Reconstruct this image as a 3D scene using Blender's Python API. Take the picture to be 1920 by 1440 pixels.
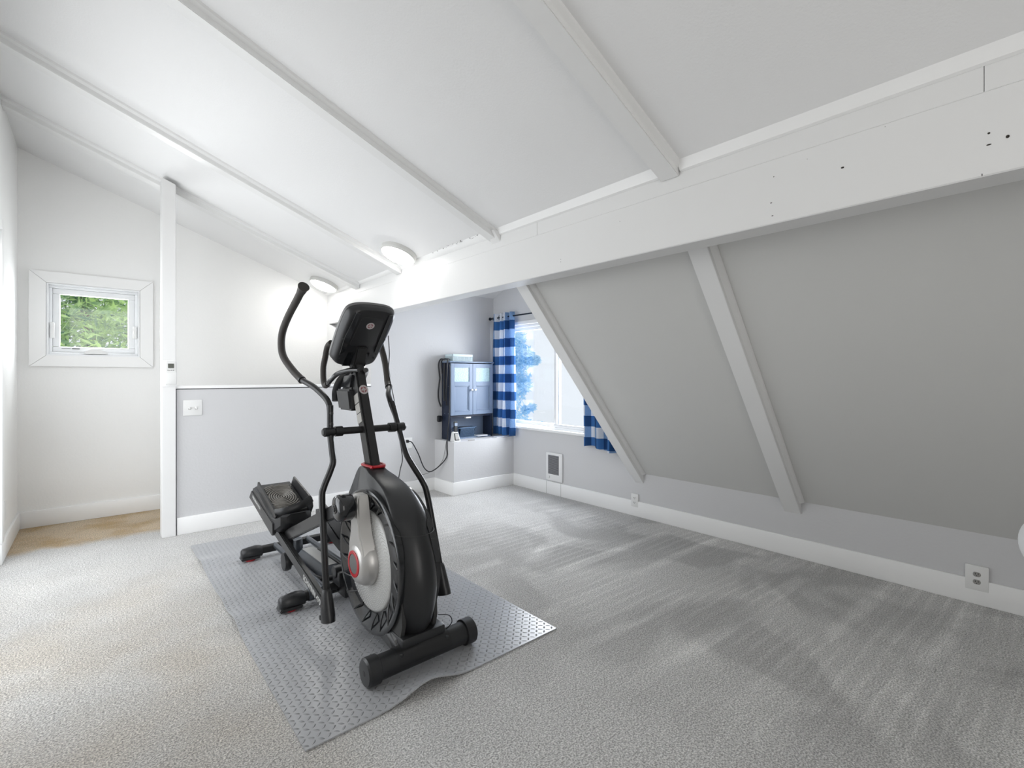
import bpy, bmesh, math, random
from mathutils import Vector, Matrix
for o in list(bpy.data.objects): bpy.data.objects.remove(o)
SC = bpy.context.scene; COL = SC.collection
random.seed(7)

# ------------------------------------------------------------------ camera
FPX = 905.0; TH = math.atan(780/FPX); CAMH = 1.27
cd = bpy.data.cameras.new('camera'); cam = bpy.data.objects.new('camera', cd); COL.objects.link(cam)
cam.location = (0, 0, CAMH); cam.rotation_euler = (math.pi/2, 0, -TH)
cd.sensor_fit = 'HORIZONTAL'; cd.sensor_width = 36; cd.lens = 36*FPX/1920
cd.shift_y = -14/1920.0; cd.clip_start = .02
SC.camera = cam
# ------------------------------------------------------------------ colour, world, daylight
SC.view_settings.view_transform = 'Standard'; SC.view_settings.look = 'None'
SC.view_settings.gamma = 1; SC.view_settings.exposure = 0.68; SC.view_settings.use_curve_mapping = False
W = bpy.data.worlds.new('sky'); SC.world = W; W.use_nodes = True
W.node_tree.nodes['Background'].inputs[0].default_value = (.93, .965, 1, 1)
W.node_tree.nodes['Background'].inputs[1].default_value = .62
def area(name, loc, rot, sx, sy, power, col):
    l = bpy.data.lights.new(name, 'AREA'); l.shape = 'RECTANGLE'; l.size = sx; l.size_y = sy
    l.energy = power; l.color = col
    o = bpy.data.objects.new(name, l); COL.objects.link(o); o.location = loc; o.rotation_euler = rot
    return o
PI = math.pi
# daylight through the glazed door in the left wall (shines to +X), beside the camera
area('daylight_left_door', (-.66, 3.55, 1.15), (0, -PI/2+.14, 0), 2.1, 2.2, 28, (1, .98, .955))
# added fill light in an unseen opening behind the camera (shines to +Y)
area('rear_fill_light', (.15, -1.62, 1.5), (PI/2, 0, 0), 1.1, 2.3, 11, (1, .955, .90))
# daylight through the gable window (shines to -X)
area('daylight_gable_window', (4.05, 3.80, 1.42), (0, PI/2-.36, 0), 1.1, 1.1, 44, (.97, .98, 1))
# daylight through the alcove window (shines to -Y)
area('daylight_alcove_window', (0, 6.05, 1.78), (-PI/2+.25, 0, 0), .45, .4, 12, (1, 1, .97))

# ------------------------------------------------------------------ materials
def mat(name, col, rough=.5, metal=0, bump=None, spec=.5, var=None, emit=None, trans=0, coat=0):
    """bump=(scale,strength,distance,detail); var=(scale,amount)"""
    m = bpy.data.materials.new(name); m.use_nodes = True; nt = m.node_tree; b = nt.nodes['Principled BSDF']
    b.inputs['Base Color'].default_value = (*col, 1); b.inputs['Roughness'].default_value = rough
    b.inputs['Metallic'].default_value = metal; b.inputs['Specular IOR Level'].default_value = spec
    b.inputs['Transmission Weight'].default_value = trans; b.inputs['Coat Weight'].default_value = coat
    if emit: b.inputs['Emission Color'].default_value = (*emit[0], 1); b.inputs['Emission Strength'].default_value = emit[1]
    tc = nt.nodes.new('ShaderNodeTexCoord')
    if var:
        n = nt.nodes.new('ShaderNodeTexNoise'); n.inputs['Scale'].default_value = var[0]; n.inputs['Detail'].default_value = 4
        nt.links.new(tc.outputs['Object'], n.inputs['Vector'])
        r = nt.nodes.new('ShaderNodeMapRange'); r.inputs[3].default_value = 1-var[1]; r.inputs[4].default_value = 1+var[1]
        nt.links.new(n.outputs['Fac'], r.inputs[0])
        mx = nt.nodes.new('ShaderNodeMix'); mx.data_type = 'RGBA'; mx.blend_type = 'MULTIPLY'; mx.inputs[0].default_value = 1
        mx.inputs[6].default_value = (*col, 1); nt.links.new(r.outputs[0], mx.inputs[7]); nt.links.new(mx.outputs[2], b.inputs['Base Color'])
    if bump:
        n = nt.nodes.new('ShaderNodeTexNoise'); n.inputs['Scale'].default_value = bump[0]
        n.inputs['Detail'].default_value = bump[3] if len(bump) > 3 else 3
        nt.links.new(tc.outputs['Object'], n.inputs['Vector'])
        bp = nt.nodes.new('ShaderNodeBump'); bp.inputs['Strength'].default_value = bump[1]; bp.inputs['Distance'].default_value = bump[2]
        nt.links.new(n.outputs['Fac'], bp.inputs['Height']); nt.links.new(bp.outputs[0], b.inputs['Normal'])
    return m
M = {}
M['white_wall'] = mat('white_wall_paint', (.90, .90, .89), .6, bump=(70, .35, .004, 4))
M['ceiling'] = mat('ceiling_paint', (.84, .84, .84), .65, bump=(110, .3, .003, 3))
M['grey_wall'] = mat('grey_wall_paint', (.63, .63, .64), .55, bump=(60, .35, .0025, 4))
M['slope'] = mat('sloped_grey_paint', (.64, .64, .625), .55, bump=(60, .35, .0025, 4))
M['beam'] = mat('beam_paint', (.80, .80, .795), .42, bump=(18, .25, .003, 5))
M['trim'] = mat('trim_paint', (.90, .90, .895), .35)
M['vinyl'] = mat('window_vinyl', (.85, .86, .87), .35)
M['plate'] = mat('plastic_plate', (.80, .80, .79), .35)
M['dark'] = mat('dark_slot', (.03, .03, .03), .6)
M['black'] = mat('black_plastic', (.014, .0145, .016), .36, bump=(900, .12, .0004, 2))
M['gloss'] = mat('gloss_black', (.012, .013, .015), .16, coat=.3)
M['tube'] = mat('powder_coated_tube', (.022, .022, .023), .30, metal=.35)
M['foam'] = mat('foam_grip', (.025, .021, .018), .62, bump=(500, .3, .0006))
M['silver'] = mat('silver_plastic', (.50, .49, .475), .33, metal=.55)
M['disc'] = mat('pale_disc', (.46, .46, .45), .45, metal=.25)
M['dot'] = mat('disc_dot', (.80, .80, .79), .3, metal=.2)
M['red'] = mat('red_plastic', (.42, .012, .02), .35)
M['grey_plastic'] = mat('grey_plastic', (.12, .12, .12), .45)
M['rail'] = mat('rail_metal', (.10, .11, .125), .28, metal=.6)
M['label'] = mat('label_grey', (.34, .33, .31), .5)
M['emblem'] = mat('emblem_silver', (.50, .46, .46), .35, metal=.2)
M['emblem_red'] = mat('emblem_red', (.25, .06, .07), .4)
M['letter'] = mat('lettering', (.55, .55, .54), .5)
M['tread'] = mat('tread_rubber', (.16, .15, .135), .4)  # ridge highlights are put into this lighter brownish colour
M['tread_dark'] = mat('tread_base', (.02, .02, .02), .5)
M['navy'] = mat('shaded_blue', (.012, .020, .045), .45)  # cabinet blue on faces turned from the window, shade put into colour
M['slate'] = mat('lit_blue', (.20, .265, .38), .4)  # same cabinet blue with window light put into the colour
M['frost'] = mat('mottled_glass', (.42, .60, .64), .18, bump=(90, .8, .004, 2), var=(60, .25))
M['chrome'] = mat('chrome', (.8, .8, .82), .12, metal=1)
M['cord'] = mat('black_cord', (.015, .016, .02), .45)
M['cordg'] = mat('grey_cord', (.22, .22, .21), .5)
M['box'] = mat('pale_box', (.58, .70, .74), .5)
M['wicker'] = mat('blue_wicker', (.10, .17, .28), .6, bump=(200, .8, .003))
M['paper'] = mat('paper', (.72, .74, .78), .7)
M['rod'] = mat('rod_metal', (.012, .018, .03), .35, metal=.5)
M['diffuser'] = mat('lamp_diffuser', (.9, .9, .9), .4, emit=((1, .985, .95), 14))
M['lamp_rim'] = mat('lamp_rim', (.62, .62, .60), .35)
M['heater'] = mat('heater_enamel', (.82, .82, .82), .35)
M['grille'] = mat('heater_grille', (.09, .09, .10), .4)
M['grille2'] = mat('heater_slat', (.30, .30, .31), .35, metal=.4)
M['lcd'] = mat('lcd', (.10, .105, .09), .3)
M['brown'] = mat('nail_hole', (.03, .025, .02), .8)
M['shade'] = mat('lamp_shade_white', (.82, .83, .84), .4)
M['bark'] = mat('bark', (.16, .12, .08), .9)
def glass():
    m = bpy.data.materials.new('window_glass'); m.use_nodes = True; nt = m.node_tree; nt.nodes.clear()
    o = nt.nodes.new('ShaderNodeOutputMaterial'); t = nt.nodes.new('ShaderNodeBsdfTransparent'); g = nt.nodes.new('ShaderNodeBsdfGlossy')
    g.inputs['Roughness'].default_value = .03; mx = nt.nodes.new('ShaderNodeMixShader'); mx.inputs[0].default_value = .05
    t.inputs[0].default_value = (.96, .98, 1, 1)
    nt.links.new(t.outputs[0], mx.inputs[1]); nt.links.new(g.outputs[0], mx.inputs[2]); nt.links.new(mx.outputs[0], o.inputs[0]); return m
M['glass'] = glass()
def leafmat(name, c1, c2, tr=.5):
    m = bpy.data.materials.new(name); m.use_nodes = True; nt = m.node_tree; b = nt.nodes['Principled BSDF']
    tc = nt.nodes.new('ShaderNodeTexCoord'); n = nt.nodes.new('ShaderNodeTexNoise'); n.inputs['Scale'].default_value = 3.5; n.inputs['Detail'].default_value = 5
    cr = nt.nodes.new('ShaderNodeValToRGB'); cr.color_ramp.elements[0].position = .38; cr.color_ramp.elements[1].position = .62
    cr.color_ramp.elements[0].color = (*c1, 1); cr.color_ramp.elements[1].color = (*c2, 1)
    nt.links.new(tc.outputs['Object'], n.inputs['Vector']); nt.links.new(n.outputs['Fac'], cr.inputs[0]); nt.links.new(cr.outputs[0], b.inputs['Base Color'])
    b.inputs['Roughness'].default_value = .5
    tl = nt.nodes.new('ShaderNodeBsdfTranslucent'); nt.links.new(cr.outputs[0], tl.inputs[0])
    mx = nt.nodes.new('ShaderNodeMixShader'); mx.inputs[0].default_value = tr
    nt.links.new(b.outputs[0], mx.inputs[1]); nt.links.new(tl.outputs[0], mx.inputs[2]); nt.links.new(mx.outputs[0], nt.nodes['Material Output'].inputs[0])
    return m
M['leaf_green'] = leafmat('green_leaves', (.10, .26, .13), (.80, 1.0, .42))  # raised leaf colour stands in for sunlight on the bush
M['leaf_overexposed'] = leafmat('overexposed_leaves', (.60, .84, 1.0), (.68, .88, 1.0), .5)  # overexposed daylight and its blue cast put into leaf and trunk colour

def carpet():
    m = bpy.data.materials.new('carpet_pile'); m.use_nodes = True; nt = m.node_tree; b = nt.nodes['Principled BSDF']; L = nt.links.new
    b.inputs['Roughness'].default_value = .95; b.inputs['Specular IOR Level'].default_value = .1
    b.inputs['Sheen Weight'].default_value = .3
    geo = nt.nodes.new('ShaderNodeNewGeometry'); P = geo.outputs['Position']
    def noise(s, d=2, vec=P, dist=0):
        n = nt.nodes.new('ShaderNodeTexNoise'); n.inputs['Scale'].default_value = s; n.inputs['Detail'].default_value = d; n.inputs['Distortion'].default_value = dist
        L(vec, n.inputs['Vector']); return n.outputs['Fac']
    def rng(v, a, b_, c, d):
        r = nt.nodes.new('ShaderNodeMapRange'); r.inputs[1].default_value = a; r.inputs[2].default_value = b_; r.inputs[3].default_value = c; r.inputs[4].default_value = d
        L(v, r.inputs[0]); return r.outputs[0]
    def ma(op, a, b_=None):
        n = nt.nodes.new('ShaderNodeMath'); n.operation = op
        for i, v in enumerate((a, b_)):
            if v is None: continue
            if isinstance(v, (int, float)): n.inputs[i].default_value = v
            else: L(v, n.inputs[i])
        return n.outputs[0]
    def mix(f, a, b_, mode='MIX'):
        n = nt.nodes.new('ShaderNodeMix'); n.data_type = 'RGBA'; n.blend_type = mode
        for i, v in ((0, f), (6, a), (7, b_)):
            if isinstance(v, (int, float)): n.inputs[i].default_value = v
            elif isinstance(v, tuple): n.inputs[i].default_value = (*v, 1)
            else: L(v, n.inputs[i])
        return n.outputs[2]
    sep = nt.nodes.new('ShaderNodeSeparateXYZ'); L(P, sep.inputs[0]); X, Y = sep.outputs[0], sep.outputs[1]
    spk = noise(165, 4); spk2 = noise(75, 3)
    # tan carpet in alcove, beige trodden left zone darkened against door light, grey elsewhere
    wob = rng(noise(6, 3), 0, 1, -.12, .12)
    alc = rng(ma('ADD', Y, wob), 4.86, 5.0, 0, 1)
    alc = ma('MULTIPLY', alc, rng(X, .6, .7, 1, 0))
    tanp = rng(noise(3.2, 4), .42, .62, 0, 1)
    lft = ma('MULTIPLY', rng(ma('ADD', X, wob), .35, .8, 1, 0), rng(Y, 4.4, 3.2, 0, 1))
    base = mix(ma('MULTIPLY', ma('MULTIPLY', lft, .75), rng(noise(2.2, 3), .35, .65, .25, 1)), (.62, .61, .595), (.52, .465, .395))
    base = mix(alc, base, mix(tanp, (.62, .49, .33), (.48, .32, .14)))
    # vacuum marks: bent stripes and brushed patches on the right hand side
    mp = nt.nodes.new('ShaderNodeMapping'); mp.inputs['Rotation'].default_value = (0, 0, math.radians(2)); L(P, mp.inputs[0])
    def wave(sc, dist, dsc):
        wv = nt.nodes.new('ShaderNodeTexWave'); wv.bands_direction = 'Y'; wv.inputs['Scale'].default_value = sc; wv.inputs['Distortion'].default_value = dist
        wv.inputs['Detail'].default_value = 1.5; wv.inputs['Detail Scale'].default_value = dsc; L(mp.outputs[0], wv.inputs['Vector']); return wv.outputs['Fac']
    w1, w2 = wave(.9, 2.2, .5), wave(4.6, 3.2, .35)
    zone = ma('MULTIPLY', rng(X, 1.5, 2.2, 0, 1), rng(Y, 3.9, 3.0, 0, 1))
    mask = rng(noise(1.1, 2, dist=.8), .45, .6, 0, 1)
    str1 = ma('ADD', 1, ma('MULTIPLY', ma('MULTIPLY', rng(w1, .80, .97, 0, 1), mask), .36))
    str2 = ma('ADD', 1, ma('MULTIPLY', rng(w2, .60, .95, -.03, .14), rng(noise(1.4, 2), .4, .6, 0, 1)))
    pat = rng(noise(1.3, 3, dist=.9), .44, .54, .84, 1.12)
    vac = ma('MULTIPLY', ma('MULTIPLY', str1, str2), pat)
    vac = ma('ADD', 1, ma('MULTIPLY', ma('SUBTRACT', vac, 1), zone))
    soft = rng(noise(2.3, 4), .3, .7, .92, 1.08)
    sp = ma('MULTIPLY', rng(spk, .38, .62, .56, 1.36), rng(spk2, .3, .7, .84, 1.14))
    allv = ma('MULTIPLY', ma('MULTIPLY', sp, vac), soft)
    cc = nt.nodes.new('ShaderNodeCombineColor')
    for i in range(3): L(allv, cc.inputs[i])
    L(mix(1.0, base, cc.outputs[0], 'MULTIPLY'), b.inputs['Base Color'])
    h = ma('ADD', ma('MULTIPLY', spk, 1), ma('ADD', ma('MULTIPLY', spk2, 1.2), ma('MULTIPLY', ma('MULTIPLY', w2, zone), .25)))
    bp = nt.nodes.new('ShaderNodeBump'); bp.inputs['Strength'].default_value = .8; bp.inputs['Distance'].default_value = .012
    L(h, bp.inputs['Height']); L(bp.outputs[0], b.inputs['Normal'])
    return m
M['carpet'] = carpet()

def diamond_mat():
    m = bpy.data.materials.new('diamond_plate_mat'); m.use_nodes = True; nt = m.node_tree; b = nt.nodes['Principled BSDF']; L = nt.links.new
    b.inputs['Base Color'].default_value = (.38, .385, .40, 1); b.inputs['Roughness'].default_value = .30; b.inputs['Specular IOR Level'].default_value = .8
    def ma(op, a, b_=None):
        n = nt.nodes.new('ShaderNodeMath'); n.operation = op
        for i, v in enumerate((a, b_)):
            if v is None: continue
            if isinstance(v, (int, float)): n.inputs[i].default_value = v
            else: L(v, n.inputs[i])
        return n.outputs[0]
    uv = nt.nodes.new('ShaderNodeUVMap'); sep = nt.nodes.new('ShaderNodeSeparateXYZ'); L(uv.outputs[0], sep.inputs[0])
    S = 1/.0265
    x = ma('MULTIPLY', sep.outputs[0], S); y = ma('MULTIPLY', sep.outputs[1], S)
    fx, fy = ma('FLOOR', x), ma('FLOOR', y)
    u, v = ma('SUBTRACT', ma('SUBTRACT', x, fx), .5), ma('SUBTRACT', ma('SUBTRACT', y, fy), .5)
    par = ma('MODULO', ma('ABSOLUTE', ma('ADD', fx, fy)), 2)      # 0 / 1
    sg = ma('SUBTRACT', ma('MULTIPLY', par, 2), 1)               # -1 / 1
    su = ma('MULTIPLY', u, sg)
    a = ma('MULTIPLY', ma('ADD', su, v), .7071); c = ma('MULTIPLY', ma('SUBTRACT', su, v), .7071)
    d = ma('ADD', ma('POWER', ma('ABSOLUTE', ma('DIVIDE', a, .43)), 2), ma('POWER', ma('ABSOLUTE', ma('DIVIDE', c, .15)), 2))
    h = ma('MAXIMUM', ma('SUBTRACT', 1, d), 0); h = ma('POWER', h, .6)
    bp = nt.nodes.new('ShaderNodeBump'); bp.inputs['Strength'].default_value = 1; bp.inputs['Distance'].default_value = .007
    L(h, bp.inputs['Height']); L(bp.outputs[0], b.inputs['Normal'])
    return m
M['mat'] = diamond_mat()

def fabric():
    m = bpy.data.materials.new('buffalo_check_cloth'); m.use_nodes = True; nt = m.node_tree; b = nt.nodes['Principled BSDF']; L = nt.links.new
    uv = nt.nodes.new('ShaderNodeUVMap'); sep = nt.nodes.new('ShaderNodeSeparateXYZ'); L(uv.outputs[0], sep.inputs[0])
    def ma(op, a, b_=None):
        n = nt.nodes.new('ShaderNodeMath'); n.operation = op
        for i, v in enumerate((a, b_)):
            if v is None: continue
            if isinstance(v, (int, float)): n.inputs[i].default_value = v
            else: L(v, n.inputs[i])
        return n.outputs[0]
    def st(s): return ma('GREATER_THAN', ma('FRACT', ma('DIVIDE', s, .208)), .5)
    hx, hz = st(sep.outputs[0]), st(sep.outputs[1])
    def mix(f, a, b_):
        n = nt.nodes.new('ShaderNodeMix'); n.data_type = 'RGBA'; L(f, n.inputs[0])
        for i, v in ((6, a), (7, b_)):
            if isinstance(v, tuple): n.inputs[i].default_value = (*v, 1)
            else: L(v, n.inputs[i])
        return n.outputs[2]
    nz = nt.nodes.new('ShaderNodeTexNoise'); nz.inputs['Scale'].default_value = 160
    tc = nt.nodes.new('ShaderNodeTexCoord'); L(tc.outputs['Object'], nz.inputs['Vector'])
    w = mix(nz.outputs['Fac'], (.10, .24, .48), (.36, .52, .74))
    c = mix(hz, mix(hx, (.80, .83, .88), w), mix(hx, (.055, .20, .50), (.012, .075, .235)))
    L(c, b.inputs['Base Color']); b.inputs['Roughness'].default_value = .85
    tl = nt.nodes.new('ShaderNodeBsdfTranslucent'); L(c, tl.inputs[0]); mx = nt.nodes.new('ShaderNodeMixShader'); mx.inputs[0].default_value = .38
    L(b.outputs[0], mx.inputs[1]); L(tl.outputs[0], mx.inputs[2]); L(mx.outputs[0], nt.nodes['Material Output'].inputs[0])
    return m
M['check'] = fabric()

# ------------------------------------------------------------------ helpers
def wloc(o):
    v = Vector(o.location)
    while o.parent: o = o.parent; v += Vector(o.location)
    return v
SPLIT = {'vane', 'bracket', 'slot', 'hinge_plate', 'screw_cap', 'button', 'screw', 'bolt', 'arm_bolt', 'mast_bolt', 'sticker', 'warning_label', 'slat', 'seam'}
def islands(bm):
    seen = set(); out = []
    for f in bm.faces:
        if f in seen: continue
        st = [f]; seen.add(f); isl = []
        while st:
            g = st.pop(); isl.append(g)
            for v in g.verts:
                for h in v.link_faces:
                    if h not in seen: seen.add(h); st.append(h)
        out.append(isl)
    return out
def obj(name, bm, m, parent=None, smooth=None, angle=35, uvs=False):
    if name in SPLIT:
        isl = islands(bm)
        if len(isl) > 1:
            last = None
            for fs in isl:
                nb = bmesh.new(); mp = {}
                for f in fs:
                    vs_ = []
                    for v in f.verts:
                        if v not in mp: mp[v] = nb.verts.new(v.co)
                        vs_.append(mp[v])
                    nb.faces.new(vs_).material_index = f.material_index
                last = obj1(name, nb, m, parent, smooth, angle)
            bm.free(); return last
    return obj1(name, bm, m, parent, smooth, angle)
def obj1(name, bm, m, parent=None, smooth=None, angle=35):
    me = bpy.data.meshes.new(name)
    bmesh.ops.recalc_face_normals(bm, faces=bm.faces)
    vs = [v.co for v in bm.verts]
    lo = Vector([min(v[i] for v in vs) for i in range(3)]); hi = Vector([max(v[i] for v in vs) for i in range(3)])
    c = Vector(((lo.x+hi.x)/2, (lo.y+hi.y)/2, lo.z))
    bmesh.ops.translate(bm, verts=bm.verts, vec=-c)
    bm.to_mesh(me); bm.free()
    ms = m if isinstance(m, (list, tuple)) else [m]
    for q in ms: me.materials.append(M[q] if isinstance(q, str) else q)
    o = bpy.data.objects.new(name, me); COL.objects.link(o)
    if parent: o.parent = parent; o.location = c - wloc(parent)
    else: o.location = c
    if smooth is not False:
        me.shade_smooth() if hasattr(me, 'shade_smooth') else None
        me.set_sharp_from_angle(angle=math.radians(angle))
    return o
def thing(name, label, cat, loc, group=None):
    o = bpy.data.objects.new(name, None); COL.objects.link(o); o.location = loc; o.empty_display_size = .05
    o['label'] = label; o['category'] = cat
    if group: o['group'] = group
    return o
def tag(o, label, cat, group=None, kind=None):
    o['label'] = label; o['category'] = cat
    if group: o['group'] = group
    if kind: o['kind'] = kind
    return o
def struct(o, label=None):
    o['kind'] = 'structure'
    if label: o['label'] = label
    return o
def B(): return bmesh.new()
def box(bm, x0, x1, y0, y1, z0, z1, bev=0, seg=2, mi=0):
    r = bmesh.ops.create_cube(bm, size=1); vs = r['verts']
    for v in vs: v.co = Vector(((x0+x1)/2+v.co.x*(x1-x0), (y0+y1)/2+v.co.y*(y1-y0), (z0+z1)/2+v.co.z*(z1-z0)))
    fs = set(f for v in vs for f in v.link_faces)
    for f in fs: f.material_index = mi
    if bev:
        es = list(set(e for v in vs for e in v.link_edges))
        bmesh.ops.bevel(bm, geom=es, offset=bev, segments=seg, affect='EDGES', profile=.5)
    return bm
def bx(name, a, m, parent=None, bev=0, **k): return obj(name, box(B(), *a, bev=bev), m, parent, **k)
def hull8(bm, pts, bev=0, mi=0):
    """pts: 4 bottom + 4 top corners"""
    v = [bm.verts.new(p) for p in pts]
    fs = [bm.faces.new([v[i] for i in f]) for f in ((0, 1, 2, 3), (4, 5, 6, 7), (0, 1, 5, 4), (1, 2, 6, 5), (2, 3, 7, 6), (3, 0, 4, 7))]
    for f in fs: f.material_index = mi
    if bev:
        bmesh.ops.recalc_face_normals(bm, faces=fs)
        bmesh.ops.bevel(bm, geom=list(set(e for f in fs for e in f.edges)), offset=bev, segments=2, affect='EDGES')
    return bm
def prism(bm, poly, axis, a, b, mi=0):
    """extrude 2D polygon along axis: axis 'x' poly=(y,z); 'y' poly=(x,z); 'z' poly=(x,y)"""
    def P(p, t): return (t, p[0], p[1]) if axis == 'x' else ((p[0], t, p[1]) if axis == 'y' else (p[0], p[1], t))
    A = [bm.verts.new(P(p, a)) for p in poly]; Bv = [bm.verts.new(P(p, b)) for p in poly]
    fs = [bm.faces.new(A), bm.faces.new(Bv[::-1])]
    for i in range(len(poly)): j = (i+1) % len(poly); fs.append(bm.faces.new((A[i], Bv[i], Bv[j], A[j])))
    for f in fs: f.material_index = mi
    return bm
def spline(pts, n=6):
    P = [Vector(p) for p in pts]; out = []
    for i in range(len(P)-1):
        p0 = P[i-1] if i else P[0]*2-P[1]; p1, p2 = P[i], P[i+1]; p3 = P[i+2] if i+2 < len(P) else P[-1]*2-P[-2]
        for k in range(n):
            t = k/n; out.append(.5*((2*p1)+(-p0+p2)*t+(2*p0-5*p1+4*p2-p3)*t*t+(-p0+3*p1-3*p2+p3)*t**3))
    out.append(P[-1]); return out
def tube(bm, pts, r, seg=14, n=6, cap=True, mi=0, closed=False, ell=None):
    pl = spline(pts, n) if n > 1 else [Vector(p) for p in pts]
    R = r if callable(r) else (lambda t: r)
    T = [(pl[min(i+1, len(pl)-1)]-pl[max(i-1, 0)]).normalized() for i in range(len(pl))]
    N = T[0].orthogonal().normalized()
    if ell: N = (Vector(ell)-T[0]*Vector(ell).dot(T[0])).normalized()
    rings = []
    for i, p in enumerate(pl):
        N = (N-T[i]*N.dot(T[i])).normalized(); Bn = T[i].cross(N); rr = R(i/(len(pl)-1))
        r1, r2 = (rr if isinstance(rr, tuple) else (rr, rr))
        rings.append([bm.verts.new(p+N*math.cos(2*PI*k/seg)*r1+Bn*math.sin(2*PI*k/seg)*r2) for k in range(seg)])
    for a, b in zip(rings, rings[1:]):
        for k in range(seg): f = bm.faces.new((a[k], a[(k+1) % seg], b[(k+1) % seg], b[k])); f.material_index = mi
    if cap:
        for rg in (rings[0], rings[-1]): f = bm.faces.new(rg); f.material_index = mi
    return bm
def cyl(bm, p, q, r, seg=24, r2=None, mi=0):
    return tube(bm, [p, q], (lambda t: r+((r2 if r2 is not None else r)-r)*t), seg, 1, True, mi)
def lathe(bm, prof, c, axis='x', seg=48, mi=0, a0=0, a1=2*PI, cap=True):
    """prof: (axial, radius)"""
    full = abs(a1-a0-2*PI) < 1e-6; n = seg if full else seg+1; rings = []
    for (t, r) in prof:
        ring = []
        for k in range(n):
            a = a0+(a1-a0)*k/seg; u, v = r*math.cos(a), r*math.sin(a)
            p = (t, u, v) if axis == 'x' else ((u, t, v) if axis == 'y' else (u, v, t))
            ring.append(bm.verts.new(Vector(c)+Vector(p)))
        rings.append(ring)
    for a, b in zip(rings, rings[1:]):
        for k in range(seg if full else seg): 
            j = (k+1) % n
            f = bm.faces.new((a[k], a[j], b[j], b[k])); f.material_index = mi
    if full and cap:
        for ring, (t, r) in ((rings[0], prof[0]), (rings[-1], prof[-1])):
            if r > 1e-5: f = bm.faces.new(ring); f.material_index = mi
    bmesh.ops.remove_doubles(bm, verts=[v for r_ in rings for v in r_ if v.is_valid], dist=1e-6)
    return bm
def sheet(bm, fn, nu, nv, uv=None, mi=0):
    g = [[bm.verts.new(fn(i/nu, j/nv)) for j in range(nv+1)] for i in range(nu+1)]
    lay = bm.loops.layers.uv.verify() if uv else None
    for i in range(nu):
        for j in range(nv):
            f = bm.faces.new((g[i][j], g[i+1][j], g[i+1][j+1], g[i][j+1])); f.material_index = mi
            if uv:
                for l, (a, b) in zip(f.loops, ((i, j), (i+1, j), (i+1, j+1), (i, j+1))): l[lay].uv = uv(a/nu, b/nv)
    return bm
def solid_sheet(bm, fn, nu, nv, t):
    top = [[bm.verts.new(fn(i/nu, j/nv)) for j in range(nv+1)] for i in range(nu+1)]
    bot = [[bm.verts.new(top[i][j].co+Vector(t)) for j in range(nv+1)] for i in range(nu+1)]
    for i in range(nu):
        for j in range(nv):
            bm.faces.new((top[i][j], top[i+1][j], top[i+1][j+1], top[i][j+1])); bm.faces.new((bot[i][j], bot[i][j+1], bot[i+1][j+1], bot[i+1][j]))
    for i in range(nu):
        for j in (0, nv): bm.faces.new((top[i][j], top[i+1][j], bot[i+1][j], bot[i][j]))
    for j in range(nv):
        for i in (0, nu): bm.faces.new((top[i][j], top[i][j+1], bot[i][j+1], bot[i][j]))
    return bm
def text(name, s, size, org, xd, yd, m, parent, ext=.0006, sx=1):
    cu = bpy.data.curves.new(name, 'FONT'); cu.body = s; cu.size = size; cu.extrude = ext; cu.align_x = 'CENTER'; cu.align_y = 'CENTER'; cu.offset = size*.012
    t = bpy.data.objects.new(name, cu); COL.objects.link(t); dg = bpy.context.evaluated_depsgraph_get()
    me = bpy.data.meshes.new_from_object(t.evaluated_get(dg)); bpy.data.objects.remove(t)
    xd = Vector(xd).normalized(); yd = Vector(yd).normalized(); zd = xd.cross(yd)
    for v in me.vertices: c = v.co.copy(); v.co = xd*c.x*sx+yd*c.y+zd*c.z
    me.materials.clear(); me.materials.append(M[m])
    o = bpy.data.objects.new(name, me); COL.objects.link(o); o.parent = parent; o.location = Vector(org)-wloc(parent); return o

# ------------------------------------------------------------------ room shell
XL, XR, YB, YA, YF = -.495, 3.73, 4.68, 5.72, -1.5
XB0, XB1 = 2.057, 2.19            # big beam
def lerp_tab(tab, v):
    if v <= tab[0][0]: return tab[0][1]
    for (a, x), (b, y) in zip(tab, tab[1:]):
        if v <= b: return x+(y-x)*(v-a)/(b-a)
    return tab[-1][1]
def ceil_z(x, y):
    A = lerp_tab([(1.2, 2.262), (2.5, 2.256), (5.72, 2.228)], y); S = lerp_tab([(1.2, .415), (2.5, .398), (4.7, .378), (5.72, .371)], y)
    return A-S*(x-2.057)
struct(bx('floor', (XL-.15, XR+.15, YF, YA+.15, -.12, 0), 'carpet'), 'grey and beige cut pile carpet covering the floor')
bm = B(); solid_sheet(bm, lambda u, v: (XL-.15+u*(XB1+.02-XL+.15), YF+v*(YA+.15-YF), ceil_z(XL-.15+u*(XB1+.02-XL+.15), YF+v*(YA+.15-YF))), 24, 48, (0, 0, .1))
struct(obj('ceiling', bm, 'ceiling', angle=60), 'white textured sloping ceiling between the rafters')
# left wall with glazed door (Y 2.45..4.72, z up to 2.25)
bm = B(); box(bm, XL-.12, XL, YF, 2.40, 0, 3.6); box(bm, XL-.12, XL, 4.70, YA, 0, 3.6); box(bm, XL-.12, XL, 2.40, 4.70, 2.26, 3.6)
struct(obj('wall_left', bm, 'white_wall', smooth=False), 'white wall at the left edge')
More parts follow.
